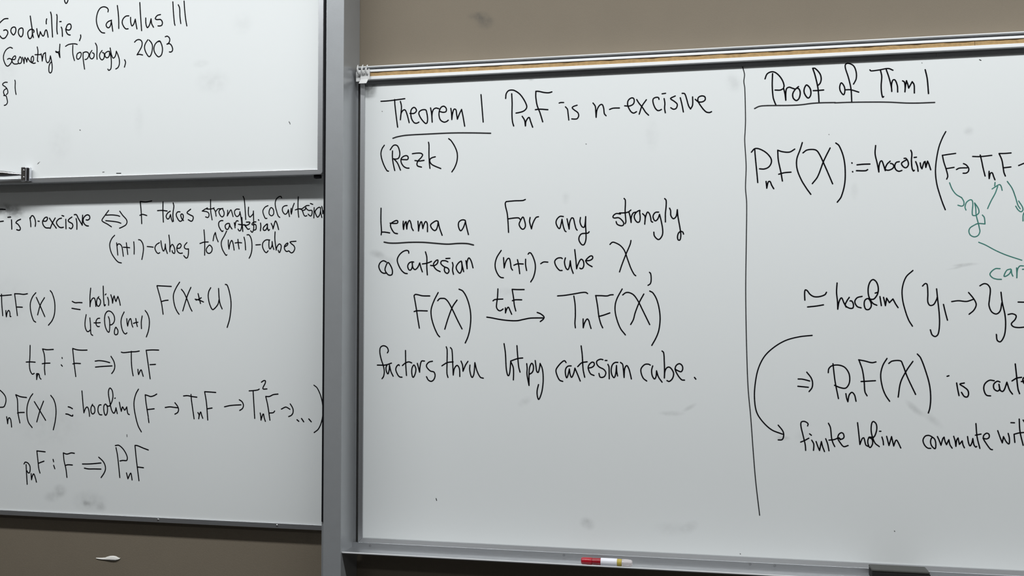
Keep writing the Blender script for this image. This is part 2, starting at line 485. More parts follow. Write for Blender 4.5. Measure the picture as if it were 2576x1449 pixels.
# pen strokes: x z pairs in tenths of a millimetre on the board's face
WRITING = {
    'UL': [
        ('written_tail', 'bk', 3.47, [
            '-17637 24074 -17630 24005 -17613 23945 -17577 23903 -17536 23945 -17517 24007 -17514 24066',
        ]),
        ('written_word', 'bk', 3.6, [
            '-19439 23588 -19496 23592 -19563 23583 -19630 23542 -19697 23487 -19763 23416 -19807 23309 -19771 23197 -19690 23103 -19632 23040 -19576 23025 -19520 23044 -19465 23110 -19438 23168 -19444 23218 -19479 23260 -19524 23270 -19574 23256',
            '-19244 23335 -19311 23310 -19341 23242 -19320 23171 -19251 23108 -19196 23164 -19177 23232 -19193 23313 -19244 23335',
            '-18997 23293 -19069 23266 -19096 23188 -19077 23108 -19009 23039 -18959 23081 -18941 23179 -18952 23269 -18997 23293',
            '-18598 23144 -18588 23178 -18616 23219 -18672 23237 -18739 23217 -18788 23160 -18787 23091 -18757 23000 -18723 22971 -18679 22991 -18647 23073 -18643 23162',
            '-18718 23616 -18687 23431 -18650 23231 -18631 23082 -18607 22997',
            '-18502 23242 -18481 23113 -18437 22987',
            '-18437 22987 -18403 23089 -18388 23152',
            '-18388 23152 -18348 23076 -18297 23019 -18264 23051 -18233 23158 -18200 23193 -18166 23124 -18136 22980',
            '-18189 23504 -18204 23436 -18200 23362',
            '-18068 23689 -18041 23589 -18020 23293 -17993 22977',
            '-17873 23608 -17859 23558 -17861 23332 -17858 23155 -17840 23056',
            '-17772 23400 -17727 23400',
            '-17722 23241 -17699 23195 -17687 23096 -17680 22978',
            '-17579 23178 -17512 23147 -17447 23151 -17410 23207 -17416 23286 -17460 23318 -17526 23293 -17563 23216 -17573 23158 -17544 23069 -17494 23017 -17434 23001',
            '-17106 22985 -17100 22926 -17137 22825',
        ]),
        ('written_word', 'bk', 3.41, [
            '-16259 23583 -16252 23644 -16295 23702 -16394 23734 -16498 23704 -16577 23592 -16617 23405 -16596 23248 -16533 23111 -16445 23017 -16353 22995',
            '-16143 23343 -16253 23306 -16311 23231 -16281 23152 -16226 23138 -16178 23190 -16149 23310',
            '-16153 23333 -16129 23198 -16102 23031',
            '-15971 23742 -15944 23564 -15923 23341 -15917 23097',
            '-15613 23433 -15705 23427 -15789 23355 -15814 23257 -15774 23155 -15700 23074 -15627 23071',
            '-15558 23385 -15550 23252 -15512 23145 -15458 23192 -15412 23327',
            '-15412 23327 -15386 23187 -15357 23053',
            '-15279 23781 -15256 23466 -15214 22996',
            '-15092 23340 -15084 23180 -15040 23068 -14975 23141 -14929 23308',
            '-14929 23308 -14909 23170 -14851 23068',
            '-14644 23408 -14737 23390 -14802 23311 -14760 23276 -14640 23269 -14585 23194 -14596 23118 -14650 23094 -14716 23098',
        ]),
        ('written_word', 'bk', 3.27, [
            '-14275 23738 -14254 23458 -14221 23150 -14202 23084',
            '-14110 23646 -14071 23556 -14056 23315 -14028 23123',
            '-13937 23738 -13916 23492 -13884 23239 -13846 23046',
        ]),
        ('written_word', 'bk', 3.28, [
            '-15425 22687 -15367 22737 -15293 22752 -15226 22721 -15193 22652 -15207 22554 -15264 22452 -15345 22331',
            '-15345 22331 -15279 22339 -15175 22317',
            '-15019 22732 -15092 22631 -15120 22534 -15089 22412 -15013 22287 -14963 22258 -14914 22320 -14879 22461 -14880 22566 -14918 22651 -14981 22719',
            '-14655 22674 -14720 22663 -14802 22585 -14833 22458 -14790 22336 -14690 22240 -14609 22281 -14573 22399 -14579 22505 -14613 22604 -14655 22674',
            '-14704 22660 -14651 22670 -14639 22643',
            '-14492 22785 -14434 22797 -14376 22756 -14355 22695 -14379 22614 -14440 22576',
            '-14440 22576 -14366 22587 -14308 22542 -14266 22442 -14278 22376 -14322 22352 -14363 22359',
        ]),
        ('written_word', 'bk', 3.27, [
            '-19281 22727 -19347 22757 -19427 22734 -19505 22669 -19560 22555 -19567 22454 -19534 22343 -19471 22242 -19417 22224 -19356 22264 -19296 22346 -19297 22393 -19333 22426 -19386 22440 -19434 22419',
            '-19288 22408 -19200 22403 -19170 22456 -19184 22504 -19237 22483 -19284 22415 -19278 22337 -19224 22280 -19154 22269 -19092 22277',
            '-19034 22472 -19068 22396 -19089 22351 -19066 22284 -19013 22281 -18979 22322 -18976 22407 -19017 22467',
            '-18951 22452 -18918 22373 -18895 22271',
            '-18895 22271 -18888 22379 -18872 22444',
            '-18872 22444 -18831 22384 -18808 22309',
            '-18808 22309 -18796 22374 -18779 22428',
            '-18779 22428 -18716 22332 -18663 22290 -18584 22259 -18532 22268',
            '-18646 22297 -18607 22318 -18591 22395 -18614 22466 -18657 22437 -18669 22360 -18646 22297',
            '-18479 22721 -18455 22604 -18461 22457 -18463 22318 -18437 22305',
            '-18545 22504 -18458 22500 -18362 22499',
            '-18353 22521 -18326 22427 -18313 22311',
            '-18313 22311 -18295 22425 -18275 22509 -18215 22545',
            '-18210 22545 -18204 22405 -18176 22288 -18132 22255 -18081 22306 -18053 22444',
            '-18053 22444 -18020 22318 -17991 22124 -18007 21994 -18049 21958 -18089 21998 -18095 22130 -18071 22213 -18028 22273',
        ]),
        ('written_word', 'bk', 3.36, [
            '-17756 22759 -17765 22567 -17749 22381',
            '-17886 22566 -17825 22539 -17774 22552',
            '-17886 22566 -17868 22534 -17808 22523 -17754 22389',
        ]),
        ('written_word', 'bk', 3.21, [
            '-17576 22690 -17483 22734 -17363 22747 -17268 22742 -17208 22723',
            '-17345 22708 -17346 22508 -17323 22377 -17287 22271',
            '-17119 22496 -17196 22462 -17220 22394 -17211 22325 -17168 22303 -17108 22350 -17076 22432 -17093 22487 -17128 22496',
            '-17017 22483 -17019 22361 -17005 22245 -16967 22014',
            '-17017 22475 -16949 22498 -16880 22483 -16837 22427 -16853 22352 -16903 22293 -16954 22284',
            '-16745 22526 -16795 22456 -16815 22373 -16784 22310 -16733 22292 -16683 22335 -16671 22411 -16697 22450 -16727 22460',
            '-16638 22726 -16594 22643 -16584 22528 -16588 22376 -16578 22273',
            '-16427 22508 -16489 22432 -16505 22364 -16479 22286 -16419 22245 -16369 22288 -16353 22363 -16371 22433 -16414 22450',
            '-16194 22469 -16254 22472 -16329 22423 -16336 22363 -16302 22307 -16243 22301 -16201 22355 -16194 22431',
            '-16194 22462 -16159 22353 -16137 22238 -16134 22086 -16150 21980 -16208 21941 -16242 21977',
            '-16177 22567 -16143 22413 -16108 22312 -16074 22277 -16028 22308 -16000 22368 -15984 22465',
            '-15984 22465 -15932 22356 -15889 22225 -15887 22096 -15927 22007 -15994 21969',
            '-15725 22213 -15695 22139 -15727 22008',
        ]),
        ('written_word', 'bk', 3.17, [
            '-19430 21759 -19492 21765 -19556 21740 -19581 21712 -19563 21679 -19497 21638 -19438 21578 -19408 21507 -19410 21450 -19453 21410',
            '-19460 21579 -19524 21544 -19546 21488 -19529 21430 -19492 21383 -19459 21369 -19433 21292 -19413 21202 -19423 21158 -19466 21115 -19516 21103',
            '-19539 21389 -19470 21379',
            '-19184 21808 -19171 21763 -19172 21610 -19159 21495 -19136 21399',
        ]),
        ('pen_mark', 'gk', 2.42, [
            '-15931 19061 -15797 19057',
        ]),
        ('pen_tick', 'gy', 1.9, [
            '-10833 20297 -10799 20232',
        ]),
        ('pen_tick', 'gy', 1.12, [
            '-18418 19390 -18342 19455',
        ]),
        ('pen_mark', 'gy', 1.98, [
            '-16362 19106 -16312 19110',
        ]),
        ('ink_speck', 'gy', 2.84, [
            '-17086 20308 -17076 20301',
        ]),
        ('ink_speck', 'gy', 2.54, [
            '-10822 20276 -10813 20269',
        ]),
        ('ink_speck', 'gy', 2.24, [
            '-18393 19423 -18382 19416',
        ]),
    ],
    'LL': [
        ('written_word', 'bk', 3.69, [
            '-20118 18213 -20007 18204 -19933 18201 -19835 18193',
            '-20111 18213 -20088 17967 -20071 17676',
            '-20086 17836 -20000 17845 -19890 17856',
        ]),
        ('written_word', 'bk', 3.67, [
            '-19743 17965 -19653 17970',
            '-19622 17888 -19607 17620',
            '-19323 17899 -19426 17858 -19476 17800 -19412 17761 -19331 17653 -19336 17594 -19385 17584 -19446 17602',
        ]),
        ('written_word', 'bk', 3.63, [
            '-19021 17936 -18994 17807 -18984 17679',
            '-19008 17914 -18967 17988 -18919 17993 -18857 17901 -18831 17783 -18841 17687',
            '-18753 17835 -18711 17829',
            '-18603 17838 -18494 17830 -18447 17893 -18460 17941 -18532 17927 -18602 17822 -18583 17725 -18503 17644 -18383 17632',
            '-18382 17913 -18278 17773 -18156 17623',
            '-18196 17915 -18278 17784 -18353 17621',
            '-17993 17906 -18076 17886 -18147 17813 -18146 17750 -18060 17653 -17989 17636 -17929 17645',
            '-17980 17980 -17920 17963',
            '-17855 17871 -17843 17601',
            '-17660 17931 -17743 17880 -17777 17828 -17729 17785 -17645 17741 -17626 17666 -17679 17599 -17739 17626',
            '-17523 17886 -17498 17759 -17495 17580',
            '-17584 17998 -17519 17997 -17458 17896 -17325 17693',
            '-17325 17693 -17322 17861 -17318 17977',
            '-17204 17843 -17150 17837 -17092 17878 -17099 17952 -17153 17985 -17223 17965 -17293 17882 -17291 17787 -17243 17712 -17183 17675 -17130 17668',
        ]),
        ('written_arrow', 'bk', 3.25, [
            '-16494 18097 -16598 17971 -16702 17827 -16670 17782 -16532 17712 -16400 17632',
            '-16579 17965 -16386 17967 -16212 17946 -16144 17923',
            '-16581 17808 -16384 17788 -16210 17762 -16104 17727',
            '-16146 18068 -16051 17949 -15939 17835 -15913 17757 -15949 17680 -16047 17626 -16145 17588',
        ]),
        ('written_word', 'bk', 3.34, [
            '-15508 18321 -15474 18015 -15455 17704',
            '-15508 18327 -15355 18310 -15233 18321 -15154 18336',
            '-15516 17938 -15436 17964 -15301 17929',
        ]),
        ('written_word', 'bk', 3.32, [
            '-14806 18300 -14805 18024 -14787 17736',
            '-14971 18060 -14828 18063 -14676 18043',
            '-14579 18036 -14657 17988 -14704 17900 -14667 17822 -14619 17833 -14572 17942',
            '-14572 17942 -14546 17831 -14509 17742',
            '-14493 18265 -14472 18171 -14494 17995 -14496 17874 -14479 17753',
            '-14283 18013 -14355 18009 -14397 17938 -14353 17828 -14280 17749 -14208 17781 -14179 17868 -14192 17934 -14234 17952 -14258 17914 -14220 17814 -14172 17769',
            '-13959 18078 -14054 18009 -14066 17976 -13969 17919 -13885 17874 -13884 17797 -13931 17743 -14028 17788',
        ]),
        ('written_word', 'bk', 3.06, [
            '-13451 18103 -13525 18070 -13608 18021',
            '-13608 18021 -13468 17997 -13407 17948 -13407 17871 -13439 17838 -13504 17856',
            '-13359 18327 -13359 18152 -13347 17973 -13306 17771',
            '-13469 18073 -13348 18071 -13251 18099',
            '-13274 18091 -13218 18013 -13187 17871',
            '-13188 18012 -13135 18071 -13061 18073 -12988 18080',
            '-12988 18076 -13043 18069 -13098 18019 -13102 17968 -13059 17882 -13004 17847 -12958 17888 -12950 17965 -12987 18051',
            '-12847 18026 -12843 17954 -12856 17869',
            '-12856 17869 -12802 17962 -12748 18037 -12710 17943 -12682 17849',
            '-12495 18047 -12583 18051 -12637 18001 -12632 17924 -12581 17851 -12526 17863 -12490 17913 -12481 17981',
            '-12481 17981 -12443 17802 -12423 17666 -12431 17531 -12467 17455 -12503 17460 -12531 17503',
            '-12389 18398 -12356 18326 -12321 17986 -12305 17761',
            '-12224 18098 -12230 17984 -12220 17882 -12183 17827 -12133 17864 -12088 17914 -12081 17989',
            '-12081 17989 -12072 17727 -12070 17491 -12110 17407 -12156 17450',
        ]),
        ('written_word', 'bk', 3.01, [
            '-11653 18128 -11734 18092 -11796 18009 -11796 17933 -11749 17814 -11722 17780 -11681 17781',
            '-11566 18072 -11615 17988 -11614 17896 -11551 17848 -11492 17885 -11484 17969 -11507 18037 -11566 18072',
            '-11257 18330 -11276 18368 -11321 18369 -11401 18312 -11437 18229 -11440 18136 -11408 18001 -11352 17840 -11307 17801',
            '-11094 18119 -11157 18113 -11219 18073 -11232 17989 -11191 17912 -11146 17882 -11092 17919 -11057 18006',
            '-11057 18006 -11043 17910 -11024 17817',
            '-10977 18038 -10985 17959 -10971 17883',
            '-10971 17883 -10954 17958 -10932 18067 -10889 18175',
            '-10772 18348 -10781 18164 -10775 17954 -10756 17795',
            '-10856 17994 -10771 18021 -10664 18019',
            '-10646 17973 -10575 17996 -10558 18050',
            '-10762 18021 -10682 18003 -10646 17952 -10610 17859 -10574 17821 -10521 17832',
            '-10460 18107 -10532 18104 -10611 18056 -10664 18019',
            '-10553 18059 -10531 18016 -10468 17973 -10380 17971 -10375 17879 -10405 17822 -10441 17831 -10485 17873',
            '-10421 18160 -10354 18134',
            '-10314 18045 -10317 17903 -10321 17766',
            '-10132 18041 -10177 18051 -10247 18002 -10286 17936 -10255 17844 -10214 17785 -10157 17842 -10132 17941',
            '-10132 18041 -10123 17908 -10091 17774',
            '-10097 18074 -10074 17982 -10065 17873',
            '-10065 17873 -10035 17973 -9982 18038 -9929 18004 -9911 17870',
        ]),
        ('written_word', 'bk', 3.26, [
            '-12984 17744 -13049 17741 -13104 17695 -13107 17610 -13065 17516 -13000 17442 -12977 17463',
            '-12790 17656 -12863 17657 -12914 17607 -12899 17530 -12848 17495 -12798 17562 -12790 17656',
            '-12790 17656 -12762 17579 -12710 17510',
            '-12643 17678 -12629 17610 -12619 17538',
            '-12615 17602 -12606 17678 -12570 17732 -12529 17723',
            '-12420 17818 -12409 17649 -12389 17437',
            '-12519 17634 -12414 17619 -12313 17613',
            '-12295 17596 -12213 17628 -12181 17683 -12286 17689',
            '-12350 17622 -12276 17536 -12239 17494 -12189 17505',
            '-12004 17692 -12068 17685 -12122 17635 -12103 17610 -12031 17625 -11999 17591 -12002 17490 -12047 17465',
            '-11932 17750 -11918 17733',
            '-11867 17656 -11858 17572 -11870 17445',
            '-11668 17627 -11731 17586 -11785 17520 -11775 17461 -11721 17460 -11676 17526 -11668 17627',
            '-11668 17627 -11663 17526 -11630 17446 -11603 17475',
            '-11555 17642 -11514 17557 -11500 17490',
            '-11500 17490 -11474 17582 -11430 17707 -11379 17614 -11338 17470',
        ]),
        ('written_word', 'bk', 3.22, [
            '-16296 17390 -16382 17302 -16442 17169 -16440 17046 -16382 16878 -16268 16721 -16168 16631 -16075 16608',
            '-16231 17177 -16210 17010 -16189 16831',
            '-16211 17099 -16181 17143 -16125 17137 -16069 17075 -16042 16963 -16016 16796',
            '-15928 17173 -15901 17006 -15877 16845',
            '-16019 17050 -15914 17045 -15821 17033',
            '-15695 17198 -15680 17025 -15680 16853',
            '-15548 17256 -15486 17239 -15418 17144 -15392 17011 -15408 16845 -15437 16701',
            '-15276 17059 -15191 17052 -15093 17040',
            '-14900 17164 -14996 17105 -15038 17017 -14994 16906 -14933 16861 -14890 16883',
            '-14858 17213 -14826 17037 -14776 16926 -14734 16991 -14720 17123',
            '-14720 17123 -14704 16991 -14654 16858',
            '-14614 17370 -14585 17165 -14579 16907',
            '-14579 16907 -14565 17033 -14506 17109 -14451 17032 -14425 16921 -14442 16856 -14497 16889 -14510 16933',
            '-14366 17003 -14282 17002 -14234 17073 -14271 17128 -14331 17096 -14366 17003 -14341 16909 -14268 16859 -14196 16864',
            '-14061 17153 -14126 17082 -14137 17017 -14089 16978 -14011 16977',
            '-14011 16977 -14015 16829 -14044 16736 -14086 16726 -14153 16792',
        ]),
        ('written_word', 'bk', 3.18, [
            '-13549 17497 -13524 17207 -13522 16798',
            '-13666 17122 -13547 17158 -13417 17162',
            '-13380 17074 -13474 16966 -13455 16879 -13389 16845 -13319 16888 -13296 16975 -13320 17030 -13380 17074',
        ]),
        ('insertion_caret', 'bk', 3.17, [
            '-13272 17193 -13246 17334 -13206 17420',
            '-13206 17420 -13175 17289 -13120 17163',
        ]),
        ('written_word', 'bk', 3.14, [
            '-12870 17453 -12933 17329 -13014 17189 -13025 17080 -12988 16949 -12916 16829 -12875 16785 -12855 16801',
            '-12816 17208 -12813 17077 -12794 16958',
            '-12794 16958 -12766 17109 -12714 17195 -12672 17097 -12641 16929',
            '-12532 17220 -12519 17095 -12495 16959',
            '-12613 17123 -12520 17133 -12420 17124',
            '-12351 17277 -12321 17157 -12301 16930',
            '-12264 17340 -12206 17340 -12147 17252 -12116 17100 -12120 16906 -12154 16777 -12194 16702',
            '-12000 17061 -11866 17067',
            '-11595 17190 -11705 17192 -11791 17118 -11802 17010 -11749 16891 -11690 16847 -11639 16895',
            '-11612 17180 -11617 17029 -11587 16943 -11530 17028 -11522 17146',
            '-11522 17146 -11507 17028 -11472 16930',
            '-11439 17408 -11446 17242 -11427 17069 -11402 16913',
            '-11402 16913 -11380 17004 -11312 17079 -11260 17035 -11270 16928 -11310 16842 -11345 16907',
            '-11150 17001 -11082 17043 -11065 17102 -11116 17076 -11162 17012 -11155 16926 -11103 16872 -11035 16887',
            '-10831 17145 -11002 17128 -10968 17085 -10887 17019 -10864 16944 -10909 16854 -10966 16833 -11035 16887',
        ]),
        ('written_word', 'bk', 3.42, [
            '-20025 15696 -19961 15696 -19802 15705 -19586 15722',
            '-19914 15742 -19898 15459 -19861 15121',
            '-19761 15269 -19756 15181 -19740 15089',
            '-19740 15089 -19714 15218 -19668 15274 -19630 15219 -19617 15098 -19591 15098',
            '-19481 15745 -19440 15505 -19380 15126',
            '-19481 15754 -19328 15749 -19181 15735 -19061 15753',
            '-19390 15371 -19222 15366',
            '-18789 15780 -18887 15670 -18957 15504 -18959 15339 -18920 15155 -18844 14980 -18780 14939',
            '-18771 15646 -18642 15403 -18486 15096',
            '-18506 15637 -18632 15439 -18721 15146',
            '-18322 15838 -18264 15769 -18183 15549 -18164 15338 -18182 15146 -18251 14982 -18363 14853',
            '-17611 15530 -17518 15493 -17406 15497 -17298 15493',
            '-17618 15334 -17495 15315 -17357 15297',
        ]),
        ('written_word', 'bk', 3.36, [
            '-17030 15902 -17049 15661 -17042 15380',
            '-17042 15380 -17027 15507 -16972 15607 -16917 15625 -16880 15552 -16857 15389',
            '-16770 15661 -16820 15597 -16839 15489 -16812 15407 -16766 15393 -16717 15470 -16718 15561 -16769 15615',
            '-16635 15959 -16624 15706 -16606 15488 -16584 15398 -16560 15434',
            '-16569 15714 -16544 15737',
            '-16492 15642 -16460 15542 -16458 15420',
            '-16392 15714 -16355 15605 -16333 15479',
            '-16333 15479 -16310 15632 -16286 15682',
            '-16286 15682 -16254 15578 -16228 15524',
            '-16228 15524 -16194 15614 -16170 15668',
            '-16170 15668 -16123 15551 -16091 15420',
        ]),
        ('written_word', 'bk', 3.24, [
            '-17161 15154 -17191 14982 -17189 14815 -17131 14685 -17074 14681 -17028 14723',
            '-17044 15062 -17021 14866 -17014 14715 -16998 14606 -16946 14569',
            '-16733 15054 -16799 15042 -16844 14975 -16843 14883 -16795 14820 -16739 14821',
            '-16909 14923 -16806 14923 -16713 14929',
            '-16459 15097 -16425 15009 -16414 14867 -16421 14701 -16443 14659 -16495 14701 -16553 14825 -16578 14992 -16567 15142 -16512 15234 -16447 15259 -16363 15226 -16288 15134 -16263 15018 -16294 14926 -16358 14872 -16405 14872',
            '-16223 14802 -16263 14702 -16257 14610 -16215 14590 -16164 14619 -16156 14710 -16190 14768 -16223 14802',
            '-15969 15230 -16037 15093 -16063 14952 -16032 14769 -15975 14653 -15919 14616 -15874 14645',
            '-15884 15043 -15873 14927 -15853 14836',
            '-15853 14836 -15823 14969 -15769 15048 -15740 14969 -15720 14870 -15692 14808',
            '-15603 15048 -15583 14936 -15554 14825',
            '-15675 14911 -15611 14932 -15537 14945',
            '-15407 15119 -15432 14953 -15425 14767',
            '-15317 15272 -15248 15185 -15191 15037 -15184 14871 -15214 14690 -15271 14537',
        ]),
        ('written_word', 'bk', 3.29, [
            '-14961 15952 -14866 15653 -14806 15426 -14764 15169',
            '-14961 15963 -14733 15951 -14524 15940',
            '-14808 15524 -14706 15550 -14615 15558',
            '-14271 16057 -14371 15908 -14448 15734 -14452 15590 -14410 15395 -14341 15251 -14278 15169',
            '-14213 15859 -14133 15764 -14029 15559 -13937 15343 -13886 15257',
            '-13927 15912 -14031 15682 -14166 15262',
            '-13707 15737 -13672 15609 -13631 15466',
            '-13794 15584 -13671 15558 -13542 15507',
            '-13766 15558 -13671 15589 -13611 15624',
            '-13330 15899 -13390 15782 -13399 15629 -13347 15425 -13268 15298 -13191 15343 -13103 15455 -13077 15567',
            '-13094 15877 -13071 15587 -13037 15435 -12982 15318',
            '-12893 15988 -12843 15973 -12776 15800 -12724 15546 -12721 15323 -12757 15039 -12826 14811',
        ]),
        ('written_word', 'bk', 3.41, [
            '-18948 14271 -18951 13931 -18963 13748 -18939 13565 -18864 13451 -18802 13475',
            '-19068 13794 -18933 13801 -18776 13794',
            '-18729 13462 -18722 13384 -18721 13302',
            '-18721 13302 -18707 13385 -18677 13458',
            '-18713 13467 -18651 13459 -18623 13358 -18581 13313',
            '-18543 14173 -18489 14027 -18465 13827 -18472 13625 -18450 13443',
            '-18543 14173 -18408 14154 -18196 14163',
            '-18547 13753 -18443 13767 -18298 13772',
        ]),
        ('written_word', 'bk', 3.38, [
            '-17913 13933 -17907 13910',
            '-17937 13728 -17900 13690',
            '-17577 14195 -17533 13837 -17465 13402',
            '-17577 14195 -17441 14160 -17288 14149 -17120 14153',
            '-17563 13759 -17486 13775 -17323 13771',
        ]),
        ('written_arrow', 'bk', 3.35, [
            '-16858 13844 -16742 13859 -16570 13845 -16399 13808',
            '-16846 13677 -16639 13697 -16327 13717',
            '-16363 13984 -16279 13859 -16242 13743 -16246 13644 -16285 13562 -16334 13503',
        ]),
        ('written_word', 'bk', 3.33, [
            '-16042 14104 -15971 14091 -15722 14116 -15593 14122 -15484 14140',
            '-15732 14129 -15723 13811 -15695 13588 -15664 13449',
            '-15519 13630 -15511 13545 -15497 13483',
            '-15497 13483 -15447 13591 -15418 13618 -15387 13538 -15354 13440',
            '-15271 14165 -15213 13826 -15138 13372',
            '-15271 14163 -15079 14175 -14887 14172',
            '-15148 13764 -14980 13775',
        ]),
        ('written_word', 'bk', 3.42, [
            '-20028 12986 -19981 12737 -19940 12222',
            '-20049 12967 -19976 13005 -19912 12974 -19804 12888 -19729 12788 -19711 12669 -19745 12548 -19787 12497 -19903 12485 -19966 12479',
            '-19681 12219 -19658 12109 -19644 12022',
            '-19644 12022 -19633 12137 -19597 12193 -19549 12148 -19526 12038 -19513 11929',
            '-19393 12854 -19338 12722 -19310 12337 -19243 12054',
            '-19388 12854 -19235 12802 -19041 12782',
            '-19326 12332 -19269 12347 -19107 12355',
            '-18839 12891 -18921 12784 -19001 12591 -19024 12407 -19010 12224 -18961 12070 -18844 11931',
            '-18784 12668 -18603 12416 -18412 12147',
            '-18488 12687 -18593 12434 -18696 12095',
            '-18258 12856 -18163 12744 -18099 12572 -18080 12363 -18107 12108 -18160 11884',
        ]),
        ('written_word', 'bk', 3.6, [
            '-17693 12544 -17626 12527 -17559 12494',
            '-17766 12341 -17694 12331 -17591 12292 -17545 12289 -17546 12316',
        ]),
        ('written_word', 'bk', 3.35, [
            '-17263 13000 -17232 12698 -17192 12387',
            '-17192 12387 -17143 12510 -17093 12551 -17052 12503 -17025 12404 -17013 12291',
            '-16922 12631 -16966 12540 -16970 12441 -16938 12370 -16898 12362 -16853 12408 -16849 12507 -16875 12569 -16911 12596',
            '-16654 12619 -16709 12613 -16744 12545 -16747 12446 -16706 12357 -16665 12340 -16625 12342',
            '-16518 12644 -16563 12594 -16566 12477 -16540 12369 -16504 12330 -16459 12398 -16451 12533 -16478 12613 -16518 12644',
            '-16488 12622 -16447 12591 -16387 12597 -16318 12715 -16285 12868 -16313 13030 -16379 13096 -16423 13028 -16421 12893 -16378 12696 -16357 12589 -16305 12446 -16249 12394 -16209 12448 -16186 12547',
            '-16186 12547 -16165 12467 -16143 12387',
            '-16229 12811 -16211 12818',
            '-16083 12702 -16051 12559 -16019 12452',
            '-16019 12452 -16000 12533 -15981 12578 -15945 12525 -15915 12486 -15851 12577',
            '-15851 12577 -15835 12474 -15809 12385 -15769 12368',
            '-15495 13079 -15573 12944 -15625 12746 -15622 12568 -15575 12328 -15492 12062 -15391 11896',
        ]),
        ('written_word', 'bk', 3.32, [
            '-15285 12922 -15253 12682 -15184 12319',
            '-15183 12292 -15162 12159',
            '-15285 12926 -15206 12906 -15117 12881 -15019 12905 -14931 12953',
            '-15206 12518 -15004 12543',
        ]),
        ('written_arrow', 'bk', 3.3, [
            '-14667 12586 -14530 12606 -14383 12594 -14283 12587',
            '-14374 12723 -14288 12620 -14261 12535 -14287 12458 -14370 12409',
        ]),
        ('written_word', 'bk', 3.28, [
            '-14114 12914 -13999 12925 -13863 12904 -13712 12888',
            '-13890 12960 -13872 12790 -13789 12294',
            '-13676 12467 -13641 12406 -13650 12299',
            '-13650 12299 -13629 12406 -13593 12487 -13567 12407 -13529 12314',
            '-13480 13039 -13425 12751 -13379 12270',
            '-13480 13043 -13325 13037 -13149 13028',
            '-13392 12577 -13253 12601',
        ]),
        ('written_arrow', 'bk', 3.25, [
            '-12883 12641 -12704 12680 -12398 12705',
        ]),
        ('written_arrow', 'bk', 3.25, [
            '-12448 12840 -12366 12788 -12324 12692 -12353 12606 -12433 12551',
        ]),
        ('written_word', 'bk', 3.23, [
            '-12160 13087 -12009 13100 -11905 13118 -11865 13140',
            '-12044 13083 -12024 12805 -11990 12346',
            '-11803 13328 -11734 13372 -11688 13367 -11693 13303 -11750 13195 -11755 13147 -11640 13149',
            '-11830 12494 -11812 12393 -11805 12302',
            '-11805 12302 -11772 12415 -11738 12475 -11714 12374 -11678 12273',
            '-11673 12945 -11613 12707 -11546 12308',
            '-11673 12945 -11569 12947 -11455 12997 -11317 13016',
            '-11559 12500 -11450 12513 -11411 12556',
        ]),
        ('written_arrow', 'bk', 3.21, [
            '-11216 12613 -11097 12669 -11040 12654 -10971 12613',
            '-10961 12757 -10886 12636 -10879 12530 -10924 12455 -11004 12416',
        ]),
        ('written_word', 'bk', 3.52, [
            '-10764 12337 -10713 12296',
            '-10634 12372 -10571 12288',
            '-10425 12366 -10356 12293',
        ]),
        ('written_word', 'bk', 2.98, [
            '-10285 13271 -10194 13199 -10091 12990 -10039 12780 -10026 12527 -10064 12295 -10152 12103 -10270 12006',
        ]),
        ('written_word', 'bk', 3.4, [
            '-19089 10888 -19051 10940 -18968 10920 -18902 10843 -18887 10732 -18912 10641 -18963 10651 -18989 10695',
            '-19021 10873 -19009 10694 -18976 10314',
            '-18854 10621 -18846 10531 -18838 10448',
            '-18838 10448 -18808 10566 -18770 10618 -18718 10513 -18677 10386',
            '-18679 11271 -18628 10908 -18607 10763 -18567 10647',
            '-18679 11271 -18411 11253',
            '-18610 10926 -18534 10956 -18445 10987',
        ]),
        ('written_word', 'bk', 3.38, [
            '-18154 11046 -18134 10980',
            '-18132 10879 -18093 10786',
            '-17828 11234 -17800 11013 -17739 10792 -17702 10554',
            '-17828 11240 -17714 11210 -17577 11247 -17476 11239',
            '-17754 10892 -17672 10911 -17534 10908',
        ]),
        ('written_arrow', 'bk', 3.35, [
            '-17216 10946 -16981 10956 -16634 10993',
            '-17154 10832 -17023 10815 -16849 10820 -16631 10823',
            '-16707 11153 -16570 11042 -16503 10928 -16491 10822 -16532 10715 -16623 10587',
        ]),
        ('written_word', 'bk', 3.33, [
            '-16170 11435 -16119 11210 -16040 10607',
            '-16192 11492 -16090 11504 -15971 11426 -15873 11304 -15817 11181 -15822 11104 -15848 11084 -15956 11085 -16041 11068',
            '-15835 10743 -15788 10582',
            '-15788 10582 -15705 10743 -15677 10658 -15659 10553',
            '-15581 11504 -15539 11160 -15446 10541',
            '-15581 11514 -15512 11511 -15319 11445 -15170 11399',
            '-15488 10918 -15312 10904',
        ]),
        ('pen_tick', 'gy', 2.22, [
            '-15837 11805 -15831 11747',
        ]),
    ],
    'R': [
        ('written_word', 'bk', 3.46, [
            '-8433 20843 -8245 20846 -8058 20859 -7770 20884',
            '-8051 20872 -8043 20727 -7998 20365 -7965 20132',
            '-7892 20817 -7863 20691 -7869 20540 -7890 20326',
            '-7890 20326 -7869 20498 -7812 20579 -7762 20584 -7711 20478 -7646 20241',
            '-7626 20486 -7511 20484 -7447 20550 -7483 20627 -7533 20639 -7590 20583 -7604 20501 -7582 20349 -7510 20236 -7439 20219 -7379 20244',
            '-7198 20564 -7298 20564 -7369 20519 -7380 20458 -7311 20324 -7197 20203 -7154 20222 -7141 20331 -7170 20511 -7198 20564',
            '-7061 20609 -7035 20478 -7015 20230',
            '-7015 20230 -7020 20436 -6985 20558 -6915 20599 -6837 20579',
            '-6808 20503 -6717 20478 -6639 20496 -6632 20571 -6689 20635 -6759 20624 -6816 20537 -6829 20401 -6787 20276 -6688 20217 -6617 20235 -6578 20265',
